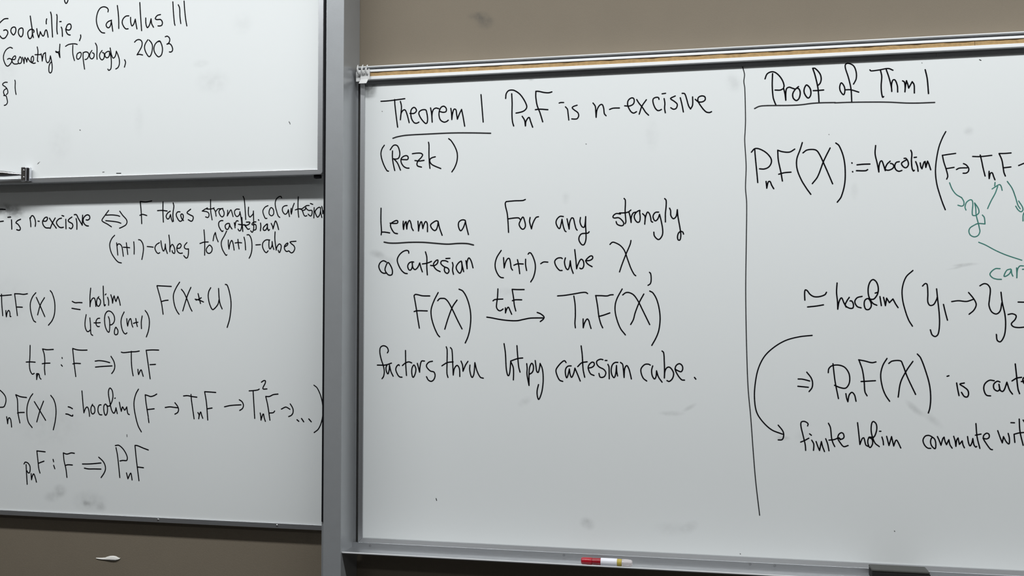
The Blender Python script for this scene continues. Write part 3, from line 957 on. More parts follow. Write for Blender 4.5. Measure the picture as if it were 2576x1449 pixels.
            '-6509 20572 -6491 20456 -6481 20277',
            '-6481 20277 -6463 20427 -6421 20548 -6372 20533 -6351 20409 -6330 20282',
            '-6330 20282 -6281 20406 -6218 20533',
            '-6218 20533 -6176 20334 -6133 20089',
        ]),
        ('written_word', 'bk', 3.42, [
            '-5697 20899 -5668 20558 -5637 20179',
        ]),
        ('underline', 'gk', 3.76, [
            '-8093 19841 -7981 19874 -7738 19907 -7196 19918 -6490 19923 -5931 19905 -5439 19877',
        ]),
        ('written_word', 'bk', 3.49, [
            '-4880 20885 -4869 20637 -4872 20329 -4858 20154 -4827 20045',
            '-5040 20770 -5026 20891 -4969 20966 -4885 20983 -4802 20963 -4666 20865 -4552 20706 -4484 20549 -4500 20478 -4572 20419 -4687 20388 -4765 20378',
            '-4603 20287 -4541 20182 -4518 20033',
            '-4518 20033 -4505 20150 -4448 20240 -4417 20249 -4386 20156 -4329 19995',
            '-4246 20918 -4246 20764 -4210 20548 -4138 20361 -4066 20123',
            '-4246 20920 -4179 20917 -4025 20879 -3911 20867 -3829 20886',
            '-4257 20445 -4148 20453 -3932 20431',
        ]),
        ('written_word', 'bk', 3.25, [
            '-3640 20590 -3594 20601 -3522 20598',
            '-3477 20486 -3426 20423 -3410 20321 -3390 20142',
            '-3176 20514 -3268 20487 -3303 20453 -3248 20395 -3156 20320 -3136 20238 -3177 20169 -3238 20161 -3314 20169',
        ]),
        ('written_word', 'bk', 3.3, [
            '-2769 20553 -2712 20468 -2700 20341 -2690 20183',
            '-2690 20183 -2668 20365 -2599 20489 -2536 20505 -2498 20409 -2480 20269 -2436 20214',
            '-2348 20371 -2260 20399 -2098 20398',
            '-1967 20447 -1849 20438 -1756 20478 -1725 20552 -1743 20628 -1799 20640 -1874 20583 -1893 20484 -1862 20382 -1800 20285 -1738 20254 -1670 20286',
            '-1663 20593 -1614 20509 -1515 20380 -1442 20264 -1368 20186',
            '-1422 20578 -1534 20418 -1602 20221',
            '-1106 20574 -1121 20619 -1182 20628 -1250 20593 -1256 20506 -1208 20367 -1146 20296 -1097 20294 -1048 20317',
            '-1029 20711 -943 20719',
            '-980 20588 -962 20469 -969 20344 -951 20229',
            '-705 20641 -815 20593 -821 20574 -730 20508 -657 20431 -682 20332 -749 20310 -816 20350',
            '-581 20591 -542 20426 -506 20232',
            '-535 20701 -474 20689 -426 20557 -378 20381 -330 20299',
            '-330 20299 -281 20390 -278 20600',
            '-214 20535 -136 20470 -39 20466 27 20512 21 20587 -51 20615 -135 20581 -148 20495 -64 20343 44 20215 128 20190 182 20210',
        ]),
        ('written_word', 'bk', 3.36, [
            '-8333 19664 -8399 19566 -8426 19441 -8397 19282 -8330 19111 -8253 18982 -8214 18969',
            '-8104 19504 -8106 19346 -8083 19167 -8039 18981',
            '-8167 19538 -8091 19640 -8025 19661 -7960 19625 -7910 19498 -7904 19392 -7936 19309 -8002 19285 -8079 19293',
            '-8057 19282 -7969 19184 -7880 18987',
            '-7860 19270 -7761 19262 -7685 19265 -7669 19322 -7707 19365 -7784 19357 -7860 19296 -7865 19202 -7804 19095 -7717 19040 -7646 19033',
            '-7555 19413 -7425 19424 -7316 19415 -7273 19372 -7316 19300 -7397 19219 -7429 19136 -7407 19083 -7304 19051',
            '-7484 19230 -7359 19213 -7234 19227',
            '-7114 19701 -7101 19628 -7100 19366 -7088 19157 -7072 19011',
            '-6927 19311 -7013 19291 -7062 19261 -7078 19209 -7045 19135 -6969 19081 -6776 18997',
            '-6564 19776 -6499 19721 -6392 19551 -6333 19383 -6338 19186 -6401 19012 -6476 18900',
        ]),
        ('written_word', 'bk', 3.46, [
            '-8416 17988 -8418 17648 -8400 17364 -8409 17281',
            '-8400 17352 -8308 17350 -8172 17327',
            '-8161 17586 -8038 17576 -7958 17586 -7952 17639 -7995 17652 -8075 17618 -8142 17572 -8148 17501 -8098 17394 -8036 17322 -7956 17304',
            '-7798 17630 -7802 17519 -7789 17413',
            '-7789 17413 -7767 17542 -7719 17623 -7712 17517 -7700 17423',
            '-7700 17423 -7682 17552 -7627 17651 -7584 17562 -7565 17456 -7522 17379',
            '-7395 17623 -7383 17488 -7378 17365',
            '-7378 17365 -7352 17511 -7304 17615 -7273 17509 -7261 17427',
            '-7261 17427 -7231 17532 -7182 17613 -7140 17554 -7133 17343',
            '-6844 17607 -6892 17625 -6976 17586 -7049 17517 -7012 17423 -6939 17369 -6891 17398 -6855 17502 -6843 17595',
            '-6844 17607 -6807 17443 -6734 17243',
        ]),
        ('written_word', 'bk', 3.42, [
            '-6111 17617 -6195 17636 -6279 17585 -6296 17492 -6266 17387 -6230 17352 -6171 17420 -6123 17536 -6111 17617',
            '-6111 17617 -6075 17442 -6025 17250',
        ]),
        ('underline', 'gk', 3.96, [
            '-8325 17085 -8195 17060 -7986 17053 -7619 17069 -7253 17064 -6950 17037 -6589 17008 -6289 17022 -6050 17013 -5890 16976',
        ]),
        ('written_word', 'bk', 3.38, [
            '-5015 18090 -5045 18056 -5039 17964 -4997 17791 -4974 17560 -4959 17290',
            '-5021 18088 -4799 18103 -4589 18106 -4519 18131',
            '-4968 17640 -4798 17660 -4693 17658 -4658 17623',
            '-4582 17679 -4658 17566 -4681 17486 -4623 17382 -4565 17369 -4518 17437 -4530 17552 -4582 17679',
            '-4393 17664 -4408 17561 -4358 17371',
            '-4358 17371 -4321 17514 -4240 17661 -4176 17680',
        ]),
        ('written_word', 'bk', 3.34, [
            '-3532 17672 -3618 17678 -3698 17605 -3721 17514 -3675 17400 -3629 17365 -3595 17467 -3566 17603',
            '-3566 17603 -3538 17443 -3492 17306 -3463 17285',
            '-3437 17612 -3412 17486 -3383 17349',
            '-3383 17349 -3372 17508 -3320 17632 -3275 17620 -3241 17483 -3207 17358 -3178 17318',
            '-3093 17639 -3104 17526 -3059 17412 -3002 17388 -2974 17478 -2959 17659',
            '-2959 17659 -2962 17433 -2951 17240 -2957 17060 -3003 16947 -3059 16948 -3127 17051 -3127 17141 -3070 17220 -2957 17235 -2900 17240 -2872 17273',
        ]),
        ('written_word', 'bk', 3.29, [
            '-2078 17707 -2173 17723 -2234 17694 -2269 17642 -2243 17611 -2121 17613 -2034 17541 -1996 17471 -2017 17419 -2087 17416 -2165 17456 -2187 17518',
            '-1986 18100 -1955 18055 -1960 17767 -1948 17592 -1943 17505 -1961 17462',
            '-2104 17735 -1965 17737 -1878 17757 -1817 17803',
            '-1865 17748 -1835 17642 -1811 17489',
            '-1811 17489 -1805 17624 -1757 17728 -1688 17748',
            '-1592 17790 -1670 17752 -1731 17658 -1714 17562 -1654 17491 -1602 17507 -1584 17620 -1597 17742 -1592 17790',
            '-1524 17706 -1464 17635 -1471 17440',
            '-1471 17440 -1455 17600 -1403 17743 -1360 17711 -1326 17615 -1309 17511 -1275 17488',
            '-1124 17737 -1206 17730 -1262 17649 -1249 17562 -1206 17517 -1146 17568 -1103 17680',
            '-1103 17680 -1061 17506 -1027 17298 -1036 17159 -1105 17057 -1156 17057 -1233 17145 -1246 17236',
            '-974 18072 -940 18032 -940 17876 -958 17703 -958 17487',
            '-855 17831 -830 17770 -822 17640 -762 17565 -694 17620 -664 17788',
            '-664 17788 -652 17637 -593 17282 -581 17135 -603 17032 -645 17033 -662 17110 -636 17205 -585 17243 -534 17229 -513 17177',
        ]),
        ('written_word', 'bk', 3.44, [
            '-8261 16555 -8341 16591 -8427 16545 -8470 16439 -8414 16309 -8339 16261 -8278 16261',
            '-8217 16543 -8278 16438 -8296 16344 -8241 16249 -8179 16207 -8105 16224 -8093 16330 -8143 16460 -8217 16543',
            '-7642 16784 -7654 16842 -7715 16857 -7813 16821 -7911 16728 -7959 16611 -7922 16470 -7836 16328 -7750 16257 -7682 16245',
            '-7507 16548 -7555 16554 -7629 16526 -7671 16444 -7640 16350 -7591 16338 -7549 16408 -7543 16536',
            '-7549 16513 -7524 16396 -7469 16349 -7397 16406 -7342 16523',
            '-7342 16523 -7311 16406 -7269 16288',
            '-7186 16813 -7149 16673 -7148 16416 -7132 16208',
            '-7269 16496 -7142 16515 -7021 16561',
            '-7045 16456 -6948 16449 -6864 16507 -6846 16594 -6888 16588 -6961 16507 -6960 16438 -6888 16344 -6785 16291',
            '-6630 16632 -6522 16637',
            '-6575 16544 -6647 16574 -6744 16569 -6768 16506 -6683 16423 -6575 16376 -6545 16306 -6586 16243 -6647 16272 -6671 16330 -6665 16388',
            '-6455 16526 -6437 16456 -6449 16329 -6424 16218',
            '-6216 16558 -6300 16501 -6353 16397 -6311 16293 -6251 16246 -6204 16327 -6198 16465 -6216 16558',
            '-6210 16547 -6180 16407 -6150 16286',
            '-6091 16569 -6073 16464 -6058 16360',
            '-6058 16360 -6061 16522 -6014 16643 -5954 16567 -5900 16382',
        ]),
        ('written_word', 'bk', 3.36, [
            '-5153 16825 -5265 16651 -5311 16490 -5299 16341 -5229 16191 -5158 16127 -5094 16119',
            '-5091 16638 -5082 16500 -5073 16373',
            '-5073 16373 -5035 16522 -4977 16614 -4936 16613 -4907 16498 -4889 16372 -4854 16314',
            '-4724 16582 -4691 16427 -4665 16223',
            '-4817 16440 -4726 16473 -4574 16470',
            '-4511 16591 -4511 16449 -4484 16302',
            '-4445 16722 -4412 16758 -4371 16744 -4308 16629 -4261 16469 -4261 16309 -4307 16127 -4377 16008',
            '-4117 16473 -4042 16515 -3933 16511',
            '-3560 16599 -3594 16619 -3686 16606 -3754 16532 -3720 16407 -3628 16299 -3565 16295',
            '-3480 16615 -3503 16507 -3468 16360 -3417 16314 -3377 16393 -3354 16540',
            '-3354 16540 -3331 16370 -3280 16220',
            '-3240 16822 -3212 16572 -3193 16335',
            '-3193 16335 -3161 16436 -3081 16577 -3024 16536 -3008 16423 -3036 16350 -3081 16334 -3110 16351',
            '-2962 16536 -2855 16546 -2787 16590 -2787 16647 -2832 16659 -2911 16603 -2956 16536 -2911 16456 -2798 16385',
        ]),
        ('written_word', 'bk', 3.2, [
            '-2345 16943 -2290 16994 -2241 16996 -2092 16919 -1983 16789 -1904 16569 -1816 16329 -1737 16180 -1698 16148',
            '-1816 17035 -1834 16946 -1943 16689 -2043 16431 -2105 16247',
        ]),
        ('written_comma', 'bk', 3.18, [
            '-1358 16231 -1329 16201 -1315 16058 -1335 15949 -1394 15905',
        ]),
        ('written_word', 'bk', 3.43, [
            '-7493 15660 -7435 15351 -7391 15071 -7345 14812',
            '-7493 15666 -7461 15695 -7400 15691 -7266 15660 -7066 15655',
            '-7489 15246 -7410 15267 -7131 15263',
            '-6837 15743 -6951 15525 -7025 15304 -7016 15095 -6949 14862 -6852 14654 -6794 14587',
            '-6849 15530 -6795 15583 -6722 15592 -6650 15582 -6566 15501 -6446 15292 -6314 15026 -6191 14796',
            '-6327 15545 -6446 15373 -6565 15072 -6654 14788',
            '-6274 15830 -6172 15778 -6065 15604 -5981 15327 -5957 15073 -5985 14774 -6038 14577 -6103 14433',
        ]),
        ('written_word', 'bk', 3.38, [
            '-5238 15832 -5249 15614 -5272 15442 -5272 15350 -5225 15281 -5167 15270 -5102 15313',
            '-5367 15524 -5320 15556 -5108 15570',
            '-5040 15344 -5038 15270 -5038 15212',
            '-5038 15212 -5003 15315 -4962 15361 -4921 15281 -4874 15178',
            '-4863 15819 -4828 15613 -4804 15407 -4767 15264',
            '-4863 15819 -4712 15812 -4549 15812',
            '-4857 15527 -4781 15550 -4612 15549',
        ]),
        ('written_arrow', 'bk', 3.47, [
            '-5531 15103 -5413 15086 -5201 15046 -4967 15018 -4734 15013 -4560 15047 -4386 15079 -4063 15086',
            '-4207 15224 -4120 15190 -4031 15111 -4051 15054 -4126 14992',
        ]),
        ('written_word', 'bk', 3.31, [
            '-3681 15646 -3504 15660 -3276 15694 -3049 15732 -2958 15732 -2913 15704',
            '-3264 15643 -3233 15439 -3225 15157 -3236 14954 -3225 14836',
            '-3027 15062 -3027 14955 -3024 14837',
            '-3024 14837 -2993 14955 -2925 15062 -2885 15023 -2857 14922 -2826 14821',
            '-2704 15647 -2659 15383 -2626 15124 -2576 14934 -2531 14839',
            '-2710 15652 -2575 15650 -2417 15643 -2339 15668 -2266 15673',
            '-2632 15124 -2508 15158 -2351 15214',
            '-2039 15816 -2160 15595 -2211 15438 -2217 15259 -2172 15047 -2084 14824 -1961 14663',
            '-2026 15667 -1948 15723 -1859 15723 -1748 15661 -1638 15504 -1528 15282 -1355 14924',
            '-1499 15688 -1616 15471 -1716 15215 -1761 15048 -1828 14925',
            '-1352 15762 -1273 15715 -1175 15537 -1110 15260 -1099 15016 -1133 14772 -1199 14595 -1304 14406',
        ]),
        ('written_word', 'bk', 3.34, [
            '-8221 14156 -8194 14211 -8232 14302 -8328 14343 -8410 14301 -8430 14183 -8395 14001 -8325 13793 -8304 13651 -8324 13533 -8365 13474',
            '-8497 13830 -8271 13836 -8107 13887',
            '-8230 13834 -8257 13768 -8243 13664 -8202 13600 -8168 13717 -8162 13834',
            '-8162 13834 -8120 13666 -8058 13543',
            '-7890 13825 -7903 13850 -7957 13811 -7987 13720 -7929 13578 -7875 13527 -7814 13521',
            '-7722 14222 -7713 13852 -7692 13568',
            '-7805 13826 -7727 13891 -7632 13925 -7551 13900',
            '-7497 13842 -7544 13751 -7543 13596 -7509 13519 -7456 13610 -7436 13739 -7470 13829 -7497 13842',
            '-7396 13888 -7362 13766 -7334 13657',
            '-7334 13657 -7322 13805 -7282 13948 -7201 13951',
            '-6986 13948 -7080 13924 -7147 13846 -7133 13782 -7039 13693 -6945 13668 -6912 13579 -6945 13475 -7011 13425 -7092 13454 -7146 13543',
        ]),
        ('written_word', 'bk', 3.3, [
            '-6614 14328 -6590 14251 -6592 13865 -6592 13634 -6565 13532',
            '-6501 14309 -6461 14252 -6440 13931 -6423 13596',
            '-6423 13596 -6393 13765 -6320 13849 -6260 13767 -6247 13562',
            '-6730 13832 -6586 13917 -6427 13938',
            '-6215 13959 -6175 13857 -6161 13698',
            '-6161 13698 -6095 13858 -6030 13955',
            '-5977 13860 -5983 13745 -5950 13592 -5913 13541 -5871 13631 -5845 13925',
            '-5845 13925 -5792 13721 -5700 13551 -5621 13526',
        ]),
        ('written_word', 'bk', 3.34, [
            '-5074 14421 -5039 14181 -5015 13782 -4980 13617 -4951 13600 -4922 13692 -4899 13966',
            '-4899 13966 -4834 13818 -4823 13670 -4828 13494',
            '-4899 13977 -4713 14042 -4585 14058',
            '-4736 14372 -4718 14127 -4689 13831 -4654 13695',
            '-4480 13913 -4469 13788 -4474 13652 -4445 13482 -4420 13358',
            '-4420 13358 -4420 13619 -4405 13812 -4353 13926 -4313 13881 -4307 13768 -4342 13688 -4405 13647',
            '-4259 13995 -4238 13837 -4220 13723 -4186 13690 -4151 13792 -4132 13923',
            '-4132 13923 -4077 13793 -4054 13612 -4059 13386 -4099 13159 -4168 13005 -4203 13090 -4209 13225 -4174 13384',
            '-3464 13953 -3499 13998 -3550 13980 -3653 13877 -3721 13764 -3704 13651 -3630 13506 -3550 13475',
            '-3334 13870 -3413 13863 -3470 13801 -3482 13688 -3448 13564 -3413 13644 -3379 13791',
            '-3379 13791 -3357 13645 -3322 13578 -3266 13691 -3237 13815',
            '-3237 13815 -3175 13669 -3102 13491',
            '-3078 14379 -3050 14143 -3028 13784 -2988 13588',
            '-3166 13855 -3062 13952 -2926 13978',
            '-2904 13819 -2802 13842 -2746 13899 -2757 13961 -2813 13966 -2892 13875 -2892 13785 -2836 13674 -2752 13636',
        ]),
        ('written_word', 'bk', 3.3, [
            '-2526 14036 -2593 14046 -2677 14001 -2683 13933 -2627 13856 -2504 13790 -2454 13713 -2482 13623 -2538 13591 -2599 13599 -2627 13688',
            '-2470 14016 -2425 14017',
            '-2401 13920 -2375 13859 -2370 13714 -2368 13558',
            '-2151 13973 -2224 13967 -2291 13904 -2319 13770 -2297 13648 -2247 13587 -2208 13671 -2185 13894',
            '-2185 13894 -2180 13750 -2158 13633',
            '-2085 13971 -2035 13930 -2013 13796 -1996 13596',
            '-1996 13596 -1979 13819 -1929 13897 -1879 13820 -1841 13687 -1814 13563',
        ]),
        ('written_word', 'bk', 3.26, [
            '-1344 13915 -1393 13937 -1481 13925 -1570 13824 -1570 13713 -1515 13581 -1433 13516',
            '-1283 13894 -1311 13783 -1295 13650 -1240 13568 -1202 13630 -1190 13773',
            '-1190 13773 -1141 13619 -1054 13494',
            '-1052 14267 -1014 14228 -998 14008 -993 13809 -997 13597',
            '-997 13597 -982 13765 -933 13854 -867 13866 -791 13778 -770 13691 -803 13580 -880 13513 -934 13534',
            '-737 13823 -661 13780 -585 13759 -547 13826 -563 13913 -628 13957 -704 13912 -731 13823 -672 13681 -575 13561 -504 13551',
        ]),
        ('written_word', 'bk', 3.34, [
            '-261 13621 -229 13580',
        ]),
        ('written_word', 'bk', 3.4, [
            '1652 21088 1643 20786 1662 20505 1693 20396 1723 20319',
            '1472 20967 1521 21084 1614 21133 1708 21118 1811 21026 1892 20893 1923 20773 1912 20731',
            '1709 20680 1829 20674 1912 20709',
            '1912 20709 1942 20579 1961 20417',
            '1961 20417 1963 20599 1984 20706 2046 20735 2107 20711 2169 20687',
            '2262 20740 2179 20665 2127 20570 2137 20463 2208 20399 2270 20446 2302 20584 2272 20682 2220 20706',
            '2446 20770 2394 20666 2404 20558 2485 20447 2542 20509 2547 20637 2507 20725 2446 20770',
            '2739 20329 2730 20522 2711 20715 2652 20996 2598 21174',
            '2598 21174 2653 21167 2764 21033 2794 20914 2773 20808 2728 20753',
            '2608 20624 2731 20624 2849 20630',
        ]),
        ('written_word', 'bk', 3.17, [
            '3259 20785 3221 20691 3237 20584 3307 20492 3337 20558 3328 20686 3259 20785',
            '3540 20740 3601 20865 3602 21034 3543 21186 3423 21252 3359 21227 3358 21132 3421 20916 3479 20637 3496 20318',
            '3348 20611 3478 20605 3658 20540',
        ]),
        ('underline', 'gk', 3.3, [
            '1220 20244 1329 20293 1474 20304 1723 20298 2012 20288 2300 20290 2586 20315 2789 20319 3113 20311',
        ]),
        ('written_word', 'bk', 3.23, [
            '3918 21068 3941 21042 4121 21054 4335 21080 4441 21033',
            '4156 21056 4185 20903 4171 20676 4178 20504 4204 20386 4225 20407',
            '4290 21054 4351 20857 4402 20627 4410 20522',
            '4410 20522 4406 20684 4439 20796 4484 20797 4536 20659 4543 20503',
            '4656 20767 4696 20736 4712 20613 4706 20499',
            '4706 20499 4722 20650 4744 20766',
            '4744 20766 4775 20666 4792 20586',
            '4792 20586 4873 20737',
            '4873 20737 4913 20660 4918 20462',
            '5166 21010 5208 20797 5234 20434',
        ]),
        ('underline', 'gk', 3.24, [
            '3104 20304 3467 20302 4006 20284 4363 20265 4718 20231 5000 20218 5368 20216',
        ]),
        ('written_word', 'bk', 3.3, [
            '1216 19242 1236 18972 1265 18648 1284 18415',
            '1137 19169 1216 19252 1321 19245 1486 19147 1599 19003 1609 18895 1546 18790 1442 18746 1328 18753',
            '1482 18437 1492 18340 1497 18271',
            '1497 18271 1534 18425 1575 18435 1616 18337 1663 18254',
            '1762 19191 1775 18955 1834 18653 1868 18438',
            '1762 19196 1879 19155 2043 19143 2163 19210',
            '1783 18607 1917 18640 2071 18650',
            '2342 19364 2290 19195 2210 18963 2215 18727 2305 18469 2426 18252 2531 18096',
            '2355 19112 2453 19179 2637 19179 2717 19106 2857 18794 3039 18339',
            '2988 19210 2837 18900 2693 18522 2569 18355',
            '3120 19327 3194 19260 3292 18992 3330 18695 3317 18336 3234 18020 3143 17891',
        ]),
        ('written_word', 'bk', 3.44, [
            '3486 18834 3490 18825',
            '3500 18622 3504 18614',
            '3605 18782 3741 18792 3897 18792',
            '3590 18641 3800 18635 3844 18659',
        ]),
        ('written_word', 'bk', 3.22, [
            '4032 19234 4019 19035 4065 18798 4099 18595',
            '4099 18595 4104 18730 4136 18847 4168 18862 4207 18760 4245 18625',
            '4358 18848 4286 18775 4245 18658 4316 18631 4411 18670 4440 18728 4412 18779 4365 18794',
            '4563 18830 4492 18810 4459 18719 4490 18635 4553 18599 4619 18617',
            '4673 18905 4713 18904 4759 18827 4766 18744 4718 18681 4663 18696 4614 18765 4625 18806 4712 18862',
            '4824 19093 4847 19025 4837 18842 4851 18657 4882 18593 4898 18614',
            '4898 18920 4948 18925',
            '4931 18819 4969 18704 4983 18587',
            '5032 18786 5047 18685 5070 18643',
            '5070 18643 5118 18800 5142 18816',
            '5142 18816 5156 18674',
            '5156 18674 5196 18822',
            '5196 18822 5226 18746 5264 18615',
        ]),
        ('written_word', 'bk', 3.01, [
            '5608 19512 5534 19369 5454 19155 5397 18874 5371 18626 5376 18426 5405 18226 5457 18025 5517 17825 5577 17658',
            '5526 18953 5558 18786 5610 18602 5640 18452 5616 18383',
            '5526 18950 5668 18969 5820 18987',
            '5611 18632 5781 18657',
            '5834 18604 5896 18635 6065 18638',
            '5989 18740 6050 18705 6103 18621 6094 18555 6048 18515 5979 18512',
        ]),
        ('written_word', 'bk', 3.07, [
            '6193 18902 6358 18894 6609 18915',
            '6358 18930 6387 18794 6416 18628 6459 18432',
            '6547 18542 6543 18460 6547 18369',
            '6547 18369 6574 18492 6612 18507 6641 18424 6671 18338',
            '6769 18950 6827 18796 6855 18599 6869 18500 6898 18420',
            '6769 18953 6890 18951 7026 18958',
            '6863 18615 7019 18630',
            '7187 18658 7338 18715 7547 18725',
        ]),
        ('written_arrow', 'gn', 2.53, [
            '5678 18295 5733 18144 5817 18020 5930 17941',
            '5937 17941 5985 17848 5984 17764 5942 17735 5857 17759',
        ]),
        ('written_letter', 'gn', 2.52, [
            '6032 17641 6012 17710 6042 17816 6113 17876 6162 17875 6183 17798 6172 17524 6236 17508 6307 17560 6314 17628 6287 17704 6222 17805',
            '6222 17805 6245 17690 6253 17523 6290 17355 6319 17218 6330 17127 6286 17036 6202 17007 6118 17054 6090 17146 6120 17221 6205 17280 6290 17317 6444 17307',
            '6444 17307 6429 17459 6388 17517',
        ]),
        ('written_arrow', 'gn', 2.51, [
            '6504 17666 6577 17835 6677 18030 6728 18180',
            '6608 18125 6679 18174 6770 18224 6804 18178 6824 18087',
            '6673 18275 6665 18197',
        ]),
        ('written_arrow', 'gn', 2.5, [
            '6938 18293 7040 18126 7107 17928 7160 17731 7208 17647',
            '7176 17829 7257 17684 7263 17608 7221 17576 7159 17626 7112 17710',
        ]),
        ('written_letter', 'gn', 2.5, [
            '7264 17360 7268 17488 7297 17562 7352 17591',
        ]),
        ('written_arrow', 'gn', 2.42, [
            '6301 16878 6440 16815 6666 16681 6891 16572 7227 16447',
        ]),
        ('written_word', 'gn', 2.59, [
            '6757 16254 6648 16251 6537 16134 6586 16048 6684 16009 6783 16004',
            '6984 16244 6904 16217 6838 16078 6883 16078 6963 16142 6999 16231',
            '6999 16231 7006 16141 7031 16077',
            '7112 16269 7117 16162 7115 16038',
            '7115 16038 7131 16226 7181 16311 7260 16314',
            '7239 16235 7357 16241',
        ]),
        ('written_word', 'bk', 3.27, [
            '2374 15527 2370 15699 2385 15775 2431 15756 2494 15670 2585 15613 2712 15612 2840 15659 2877 15716',
            '2437 15362 2638 15384 2805 15413',
        ]),
        ('written_word', 'bk', 3.24, [
            '3123 15939 3109 15715 3129 15488 3133 15308',
            '3133 15308 3165 15488 3220 15583 3273 15469 3326 15359',
            '3400 15592 3345 15507 3308 15403 3398 15333 3479 15337 3492 15431 3453 15506 3417 15507',
            '3691 15615 3579 15582 3525 15487 3577 15374 3667 15340',
            '3830 15562 3758 15525 3739 15412 3774 15308 3845 15303 3896 15374 3891 15468 3830 15562',
            '4024 15402 3936 15449 3856 15581 3831 15713 3841 15863 3887 15976 3949 16017 4020 15957 4060 15825 4044 15674 3972 15562 3919 15543 3830 15562',
            '3991 15693 4054 15712',
            '4097 15609 4127 15393',
            '4177 15590 4202 15486 4219 15393',
            '4219 15393 4248 15571',
            '4248 15571 4309 15464',
            '4309 15464 4389 15552',
            '4389 15552 4450 15430 4502 15346',
        ]),
        ('written_word', 'bk', 3.1, [
            '4843 16227 4688 16071 4603 15810 4605 15548 4660 15286 4739 15047 4820 14906',
            '5054 15856 5116 15916 5156 15894 5170 15677 5168 15482 5212 15399 5294 15417 5366 15546 5377 15590',
            '5365 15789 5386 15546 5417 15200 5420 14941 5388 14724 5326 14663 5256 14702 5217 14821',
            '5513 15421 5555 15222 5597 15049',
        ]),
        ('written_arrow', 'bk', 3.08, [
            '5695 15487 5840 15507 6021 15491 6171 15540',
            '6067 15700 6181 15545 6230 15416 6178 15287 6073 15190',
        ]),
        ('written_word', 'bk', 3.06, [
            '6315 15856 6405 15905 6484 15883 6539 15780 6520 15544 6508 15394 6566 15244 6665 15197 6745 15265 6786 15458',
            '6770 15704 6796 15458 6852 15159 6859 14902 6827 14689 6746 14550 6677 14581 6659 14720',
            '6917 15184 7010 15202 7088 15159 7068 15074 6984 14967 7026 14903 7144 14882 7340 14904',
            '7136 15474 7328 15470',
        ]),
        ('written_arrow', 'bk', 3.09, [
            '2537 14675 2227 14637 1908 14543 1622 14364 1407 14141 1261 13826 1187 13419 1178 13087 1227 12793 1361 12576 1574 12379 1829 12279',
            '1731 12493 1840 12349 1857 12239 1821 12147 1729 12137',
        ]),
        ('written_arrow', 'bk', 3.17, [
            '2205 13618 2308 13615 2473 13574',
            '2197 13443 2440 13422',
            '2406 13786 2503 13655 2538 13542 2525 13416 2457 13319',
        ]),
        ('written_word', 'bk', 3.13, [
            '3013 13997 3058 13575 3132 13162',
            '2903 13780 2916 13875 2989 13947 3133 13966 3277 13917 3372 13781 3395 13631 3370 13505 3297 13416 3177 13426 3045 13480',
            '3303 13283 3319 13178 3347 13091',
            '3347 13091 3379 13254 3440 13318 3499 13257 3533 13107',
            '3606 14097 3683 13860 3721 13585 3738 13336 3784 13242',
            '3601 14097 3732 14073 3898 14032 3993 14051',
            '3652 13579 3977 13604',
            '4242 14136 4146 13965 4097 13740 4130 13467 4199 13269 4292 13121',
            '4281 14017 4359 14075 4547 14082 4594 13995 4696 13699 4874 13293',
            '4821 14072 4674 13847 4543 13573 4485 13224',
            '4923 14247 4992 14161 5094 13877 5183 13533 5208 13238 5189 12991 5153 12862',
        ]),
        ('written_word', 'bk', 3.17, [
            '5575 13730 5614 13744',
            '5782 13577 5802 13441 5831 13283',
            '5949 13579 5853 13551 5937 13489 6020 13415 6040 13324 6011 13256 5948 13263 5886 13359',
        ]),
        ('written_word', 'bk', 3.14, [
            '6599 13642 6499 13651 6400 13571 6371 13466 6398 13346 6439 13298 6516 13288',
            '6721 13614 6666 13632 6589 13559 6594 13454 6663 13403 6712 13441 6700 13561',
            '6700 13561 6726 13426 6774 13394 6816 13443 6871 13611',
            '6871 13611 6927 13430 6988 13338',
            '7056 14037 7077 13806 7107 13463 7140 13351',
            '6982 13643 7083 13709 7186 13730',
            '7181 13631 7233 13644 7303 13689 7262 13734 7220 13703 7219 13629 7274 13555 7356 13526',
        ]),
        ('written_word', 'bk', 3.06, [
            '2416 12490 2426 12547 2344 12598 2271 12581 2261 12486 2305 12279 2358 12034 2367 11902',
            '2253 12098 2341 12138 2442 12197',
            '2461 12302 2502 12269',
            '2509 12152 2555 12059 2549 11908',
            '2610 12121 2649 12005 2688 11908',
            '2688 11908 2732 12124',
            '2732 12124 2758 12008 2802 11887',
            '2832 12195 2876 12068 2905 11909',
            '2898 12567 2942 12465 2967 12221 2994 12109 3038 12012',
            '2907 12163 3030 12181 3139 12225 3165 12179',
            '3112 12225 3192 12193 3250 12238 3238 12322 3193 12349 3130 12300 3111 12206 3173 12095 3245 12018 3344 12047',
        ]),
        ('written_word', 'bk', 3.03, [
            '3563 12596 3588 12350 3612 12079',
            '3612 12079 3667 12221 3703 12240 3746 12073 3790 12041',
            '3818 12258 3791 12168 3808 12056 3843 12011 3897 12096 3889 12208 3818 12258 3925 12256',
            '4051 12041 3959 12117 3898 12264 3870 12413 3883 12581 3919 12634 3981 12583 3998 12472 3970 12341 3925 12265 3818 12253',
            '4059 12404 4089 12405',
            '4111 12270 4137 12177 4145 12085',
            '4217 12288 4243 12180 4268 12073',
            '4268 12073 4305 12201 4328 12285',
            '4328 12285 4349 12183 4374 12063',
            '4374 12063 4419 12194 4446 12204 4532 12021',
        ]),
        ('written_word', 'bk', 2.98, [
            '5234 12301 5156 12335 5078 12315 5028 12221 5058 12111 5127 12039 5197 12032',
            '5234 12291 5195 12207 5215 12097 5292 12026 5310 12137 5286 12247 5234 12291',
            '5347 12313 5389 12213 5423 12112',
            '5423 12112 5467 12270 5494 12304',
            '5494 12304 5510 12216 5544 12128',
            '5544 12128 5597 12246',
            '5597 12246 5621 12127 5667 12051',
            '5704 12328 5734 12222 5750 12094',
            '5750 12094 5769 12241 5800 12293',
